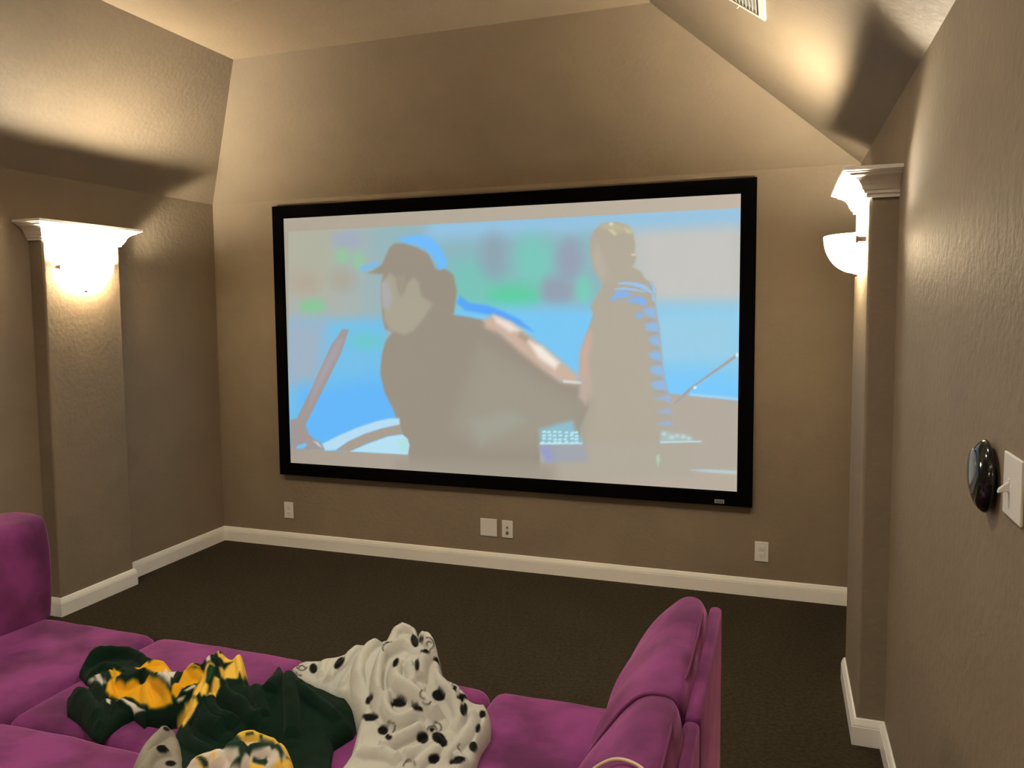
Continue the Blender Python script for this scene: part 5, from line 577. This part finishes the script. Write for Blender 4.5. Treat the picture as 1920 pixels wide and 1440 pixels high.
throw('fleece_throw', json.loads('{"m":[[0.03,-2.76,0.08,0.11,0.12],[0.3,-2.8,0.16,0.13,0.085],[-0.22,-2.78,0.16,0.09,0.03]],"out":[[-0.3836,-2.9491],[-0.3736,-2.9149],[-0.3624,-2.8834],[-0.3778,-2.847],[-0.433,-2.8271],[-0.5033,-2.7886],[-0.5357,-2.7445],[-0.5232,-2.6905],[-0.4722,-2.6515],[-0.3887,-2.6391],[-0.2871,-2.685],[-0.2334,-2.6691],[-0.0147,-2.8279],[0.0334,-2.8234],[0.0555,-2.8002],[0.0572,-2.7801],[0.0722,-2.7576],[0.0962,-2.7565],[0.1128,-2.7327],[0.1342,-2.7248],[0.1778,-2.7706],[0.2077,-2.8178],[0.2354,-2.8125],[0.2528,-2.7966],[0.1878,-2.6426],[0.2241,-2.6472],[0.2709,-2.7115],[0.4048,-2.733],[0.4961,-2.7154],[0.5588,-2.7626],[0.5839,-2.8468],[0.5615,-2.9189],[0.5895,-2.9798],[0.661,-3.1051],[0.5107,-3.1571],[0.4212,-3.1987],[0.2711,-3.2076],[0.1738,-3.1143],[0.1135,-3.0458],[0.0935,-3.0011],[0.0909,-2.9642],[0.071,-2.9315],[0.0525,-2.9501],[0.0261,-2.9651],[-0.0428,-2.9716],[-0.039,-2.9865],[-0.1052,-2.9593],[-0.1158,-2.9907],[-0.1152,-3.0371],[-0.1063,-3.09],[-0.1389,-3.0824],[-0.2358,-3.034],[-0.3237,-3.0014]],"f":[[[[0.1303,-2.8531],[0.1678,-2.8895],[0.2528,-2.9205],[0.3122,-2.9513],[0.3545,-2.9541]],0.0212,1.2],[[[0.126,-2.9097],[0.1639,-2.9455],[0.224,-2.9742],[0.298,-2.9813]],0.0231,1.2],[[[0.0934,-2.9232],[0.1367,-2.9589],[0.2009,-2.9975],[0.2773,-3.0135]],0.0231,1.2],[[[0.2323,-2.8282],[0.3066,-2.8989],[0.3525,-2.9449]],0.0192,1.0],[[[0.2549,-2.6737],[0.3734,-2.8424],[0.4293,-2.9209],[0.4614,-2.9766]],0.0217,1.0],[[[0.2016,-2.6549],[0.2857,-2.8023],[0.3085,-2.8686]],0.0241,1.0],[[[0.3475,-2.7679],[0.4113,-2.8165],[0.477,-2.8283],[0.5439,-2.8524]],0.0217,0.9],[[[0.0953,-3.0004],[0.1462,-3.0323],[0.1942,-3.0618],[0.2884,-3.0841]],0.0192,0.9],[[[0.0595,-2.8055],[0.081,-2.8331],[0.1043,-2.8571],[0.1208,-2.9032],[0.1247,-2.9616],[0.1147,-3.0064]],0.0202,1.6],[[[0.0701,-2.7742],[0.0944,-2.8187],[0.1265,-2.8545],[0.1457,-2.9042]],0.0154,1.6],[[[0.0832,-2.7589],[0.1234,-2.7468],[0.1905,-2.8174]],0.0202,1.5],[[[-0.2545,-2.7793],[-0.2346,-2.7293],[-0.1907,-2.6917],[0.0297,-2.8502],[0.073,-2.8544]],0.0144,1.2],[[[-0.4936,-2.7867],[-0.4847,-2.7276],[-0.4442,-2.6796],[-0.3504,-2.6792],[-0.2485,-2.7264]],0.0265,1.6],[[[-0.4223,-2.8264],[-0.4047,-2.7766],[-0.3227,-2.7898]],0.0164,1.0],[[[-0.3423,-2.8098],[-0.2568,-2.9063],[-0.2009,-2.9411]],0.0164,1.3],[[[-0.194,-2.9321],[-0.1109,-2.9534],[-0.0435,-2.9817]],0.0125,1.0],[[[-0.2871,-2.8428],[-0.2161,-2.8654],[-0.185,-2.8184],[-0.0463,-2.8884],[0.029,-2.9456]],0.0192,1.5],[[[0.0768,-2.8904],[0.0465,-2.9136],[0.0423,-2.9439]],0.0125,1.0],[[[-0.167,-2.8377],[-0.1138,-2.9007],[-0.0421,-2.9614]],0.0144,0.8],[[[-0.3662,-2.9525],[-0.2788,-2.9837],[-0.1437,-3.0682]],0.0337,1.3],[[[-0.2078,-2.95],[-0.1734,-3.0148],[-0.1244,-3.0773]],0.0241,1.0],[[[-0.0962,-2.815],[-0.0419,-2.8816],[0.0385,-2.9218]],0.0144,0.9]],"p":[[[[-0.3195,-2.8397],[-0.3438,-2.7971],[-0.3056,-2.802],[-0.2874,-2.8425],[-0.2563,-2.8737],[-0.2118,-2.8805],[-0.1876,-2.8499],[-0.1485,-2.845],[-0.0815,-2.8773],[-0.0131,-2.9191],[0.0145,-2.9315],[0.0277,-2.9436],[0.0077,-2.9506],[-0.0478,-2.9557],[-0.1024,-2.9357],[-0.1504,-2.9125],[-0.1921,-2.9023],[-0.1978,-2.9284],[-0.2138,-2.9435],[-0.2453,-2.9267],[-0.2649,-2.8999],[-0.2817,-2.8641]],[222,164,28],2],[[[-0.2931,-2.7571],[-0.2359,-2.7513],[-0.2291,-2.6739],[-0.0137,-2.8291],[0.0387,-2.8546],[0.0805,-2.8572],[0.0691,-2.8618],[-0.0024,-2.8548],[-0.1222,-2.7802],[-0.1025,-2.8481],[-0.1244,-2.8476],[-0.1786,-2.8236]],[222,164,28],2],[[[-0.0089,-2.8478],[0.0464,-2.8643],[0.082,-2.8595],[0.0745,-2.8757],[0.0635,-2.8981],[0.0315,-2.9019],[0.0367,-2.9316],[0.0119,-2.9282],[0.0049,-2.9164],[-0.0038,-2.8722]],[222,164,28],2],[[[0.0622,-2.7865],[0.0641,-2.7665],[0.0832,-2.7589],[0.1107,-2.7364],[0.1342,-2.7248],[0.1732,-2.7642],[0.1754,-2.7757],[0.1874,-2.8201],[0.1687,-2.8106],[0.1743,-2.8251],[0.1442,-2.8336],[0.1417,-2.8618],[0.1226,-2.8449],[0.1179,-2.7987],[0.1193,-2.7746],[0.1033,-2.8045],[0.0986,-2.8168]],[232,190,80],2],[[[0.0952,-2.8499],[0.1118,-2.8524],[0.1084,-2.8858],[0.1189,-2.9049],[0.1314,-2.9057],[0.1473,-2.9349],[0.1346,-2.9425],[0.0747,-2.9098],[0.0745,-2.888],[0.0758,-2.8644],[0.0818,-2.8522]],[232,190,80],2],[[[0.1297,-2.8758],[0.146,-2.8753],[0.1623,-2.8938],[0.1586,-2.9051],[0.1493,-2.9315],[0.1347,-2.895]],[232,190,80],2],[[[0.0782,-2.9141],[0.1403,-2.9644],[0.1383,-2.9773],[0.1266,-2.9982],[0.1338,-3.0203],[0.0505,-2.9509],[0.0625,-2.9323],[0.061,-2.9266]],[232,190,80],2],[[[0.0691,-2.7794],[0.0881,-2.7654],[0.0941,-2.7667],[0.093,-2.7783],[0.0853,-2.7965]],[205,198,188],1],[[[0.0721,-2.7833],[0.0881,-2.7718],[0.091,-2.7757],[0.0913,-2.8042]],[7,31,20],1],[[[-0.1026,-2.8597],[-0.1752,-2.7462],[-0.0503,-2.83],[-0.0457,-2.8539],[0.0022,-2.9194],[-0.0186,-2.9124],[-0.0551,-2.8889]],[205,198,188],2],[[[-0.0576,-2.8249],[-0.0054,-2.8543],[-0.0009,-2.8664],[0.0065,-2.9125],[0.0048,-2.9195],[-0.003,-2.9129],[-0.0491,-2.8471]],[7,31,20],1],[[[-0.4212,-2.8283],[-0.4009,-2.8259],[-0.3813,-2.8368],[-0.3959,-2.837]],[205,198,188],2],[[[-0.4,-2.8211],[-0.3843,-2.8139],[-0.2689,-2.8987],[-0.3043,-2.8811],[-0.3456,-2.8597]],[205,198,188],2],[[[-0.1958,-2.9357],[-0.1539,-2.9405],[-0.1108,-2.9429],[-0.0542,-2.9653],[-0.0796,-2.9603],[-0.1318,-2.9532]],[205,198,188],1],[[[-0.1967,-2.9726],[-0.1856,-2.9658],[-0.1733,-2.9809],[-0.1817,-2.985]],[205,198,188],1],[[[-0.0014,-2.8374],[0.0306,-2.8261],[0.0367,-2.8461],[0.0255,-2.851]],[205,198,188],1],[[[0.0533,-2.8243],[0.0577,-2.8095],[0.0935,-2.8476],[0.08,-2.8496]],[205,198,188],1],[[[0.045,-2.9147],[0.0721,-2.8909],[0.0739,-2.8992],[0.0552,-2.9124]],[205,198,188],1],[[[0.0379,-2.9363],[0.0558,-2.9196],[0.053,-2.9282],[0.0453,-2.9366]],[205,198,188],1],[[[0.0941,-2.855],[0.1086,-2.8547],[0.1198,-2.8691],[0.1273,-2.9004],[0.1181,-2.9008],[0.0911,-2.8644]],[20,60,35],1]],"base":[7,31,20]}'), 'dark green fleece throw with gold and white print, spread across the seats', 9)
throw('fleece_throw', json.loads('{"m":[[0.42,-3.1,0.14,0.11,0.11]],"out":[[0.3082,-3.2626],[0.2737,-3.2182],[0.2972,-3.1958],[0.3219,-3.1794],[0.3622,-3.1717],[0.3845,-3.1465],[0.4092,-3.1241],[0.4428,-3.1023],[0.4794,-3.0963],[0.515,-3.0895],[0.5474,-3.0903],[0.5757,-3.1181],[0.6138,-3.172]],"f":[[[[0.3939,-3.1478],[0.4214,-3.1294],[0.4526,-3.1102],[0.4914,-3.1019],[0.5262,-3.1002]],0.0241,1.5],[[[0.3024,-3.202],[0.3333,-3.1881],[0.3814,-3.196],[0.4088,-3.2207]],0.0241,1.1],[[[0.3813,-3.1693],[0.4374,-3.1731],[0.4651,-3.1999],[0.4802,-3.2313]],0.0217,1.1],[[[0.5291,-3.1105],[0.5418,-3.147],[0.5504,-3.1884]],0.0217,1.2],[[[0.5493,-3.0992],[0.5734,-3.1301],[0.5611,-3.17]],0.0144,1.2],[[[0.4677,-3.1705],[0.4893,-3.1449],[0.5205,-3.1328]],0.0168,1.0]],"p":[[[[0.3874,-3.1503],[0.4082,-3.1228],[0.4443,-3.0986],[0.4851,-3.0929],[0.5117,-3.0905],[0.5378,-3.0997],[0.5493,-3.1313],[0.5057,-3.1226],[0.4771,-3.1274],[0.4464,-3.1468],[0.4306,-3.1684]],[232,190,80],2],[[[0.531,-3.0955],[0.5489,-3.0866],[0.5777,-3.1158],[0.5876,-3.1364],[0.5655,-3.1778],[0.5431,-3.1781],[0.5572,-3.1405]],[232,190,80],2],[[[0.3589,-3.178],[0.3813,-3.1478],[0.3961,-3.1454],[0.4526,-3.1549],[0.4771,-3.1275],[0.5122,-3.1203],[0.5486,-3.1331],[0.5565,-3.1566],[0.5425,-3.147],[0.5083,-3.1375],[0.4821,-3.1625],[0.4674,-3.1808],[0.465,-3.2],[0.4387,-3.2025],[0.4565,-3.1902],[0.4448,-3.1795],[0.4109,-3.1806]],[30,52,40],2],[[[0.3195,-3.1919],[0.3433,-3.1998],[0.3736,-3.2119],[0.3869,-3.2215],[0.3688,-3.2219],[0.3467,-3.2121]],[232,190,80],3],[[[0.3325,-3.2021],[0.3496,-3.2024],[0.3777,-3.212],[0.3852,-3.2193],[0.3709,-3.2194],[0.355,-3.212]],[30,52,40],1],[[[0.4844,-3.172],[0.511,-3.154],[0.5194,-3.1603],[0.5198,-3.1723],[0.4848,-3.1784]],[30,52,40],1],[[[0.4829,-3.1784],[0.518,-3.1697],[0.5138,-3.1809],[0.4855,-3.1904]],[232,190,80],2],[[[0.4378,-3.1396],[0.4534,-3.1276],[0.457,-3.13],[0.4413,-3.1419]],[30,52,40],1],[[[0.4687,-3.1238],[0.4768,-3.1209],[0.48,-3.127],[0.4723,-3.1275]],[30,52,40],1],[[[0.5539,-3.1297],[0.563,-3.1141],[0.5563,-3.1164],[0.5565,-3.1366]],[30,52,40],1],[[[0.3589,-3.178],[0.3875,-3.1976],[0.398,-3.2088],[0.3886,-3.2073]],[232,190,80],3]],"base":[206,196,182]}'), 'bunched white and gold fleece throw with green stripes, at the bottom edge', 13)
throw('fleece_throw', json.loads('{"m":[[0.14,-3.14,0.09,0.09,0.025]],"out":[[0.1693,-3.2771],[0.1331,-3.2238],[0.0909,-3.1441],[0.0523,-3.0739],[0.0567,-3.0168],[0.0747,-2.9913],[0.1464,-3.0433],[0.2229,-3.1213],[0.3094,-3.2226]],"f":[[[[0.1492,-3.2244],[0.1202,-3.1558],[0.1051,-3.0801],[0.1013,-3.0293]],0.0217,1.3],[[[0.1838,-3.2428],[0.1638,-3.1787],[0.1858,-3.1294]],0.0192,1.1]],"p":[[[[0.1892,-3.1394],[0.1916,-3.1455],[0.1917,-3.1528],[0.1882,-3.1587],[0.1841,-3.1641],[0.1794,-3.1676],[0.1745,-3.1675],[0.1717,-3.1655],[0.17,-3.1602],[0.1713,-3.1544],[0.1758,-3.1497],[0.18,-3.1442],[0.1844,-3.1404],[0.183,-3.1336]],[14,16,16],1],[[[0.1163,-3.0546],[0.1176,-3.0584],[0.1193,-3.0645],[0.118,-3.0685],[0.117,-3.0728],[0.1145,-3.0746],[0.112,-3.0742],[0.1097,-3.0718],[0.1069,-3.0665],[0.106,-3.0611],[0.1069,-3.0567],[0.1094,-3.054],[0.1115,-3.0518],[0.114,-3.0522]],[14,16,16],1],[[[0.2279,-3.158],[0.2302,-3.1626],[0.2297,-3.1676],[0.2262,-3.1715],[0.2213,-3.1748],[0.2157,-3.1762],[0.2105,-3.1757],[0.2063,-3.1729],[0.2047,-3.1691],[0.2059,-3.1649],[0.2087,-3.1602],[0.2132,-3.1566],[0.2186,-3.1548],[0.2241,-3.1556]],[14,16,16],1]],"base":[140,135,122]}'), 'dull grey fleece corner with black spots, peeking out beside the bunched gold throw', 17)
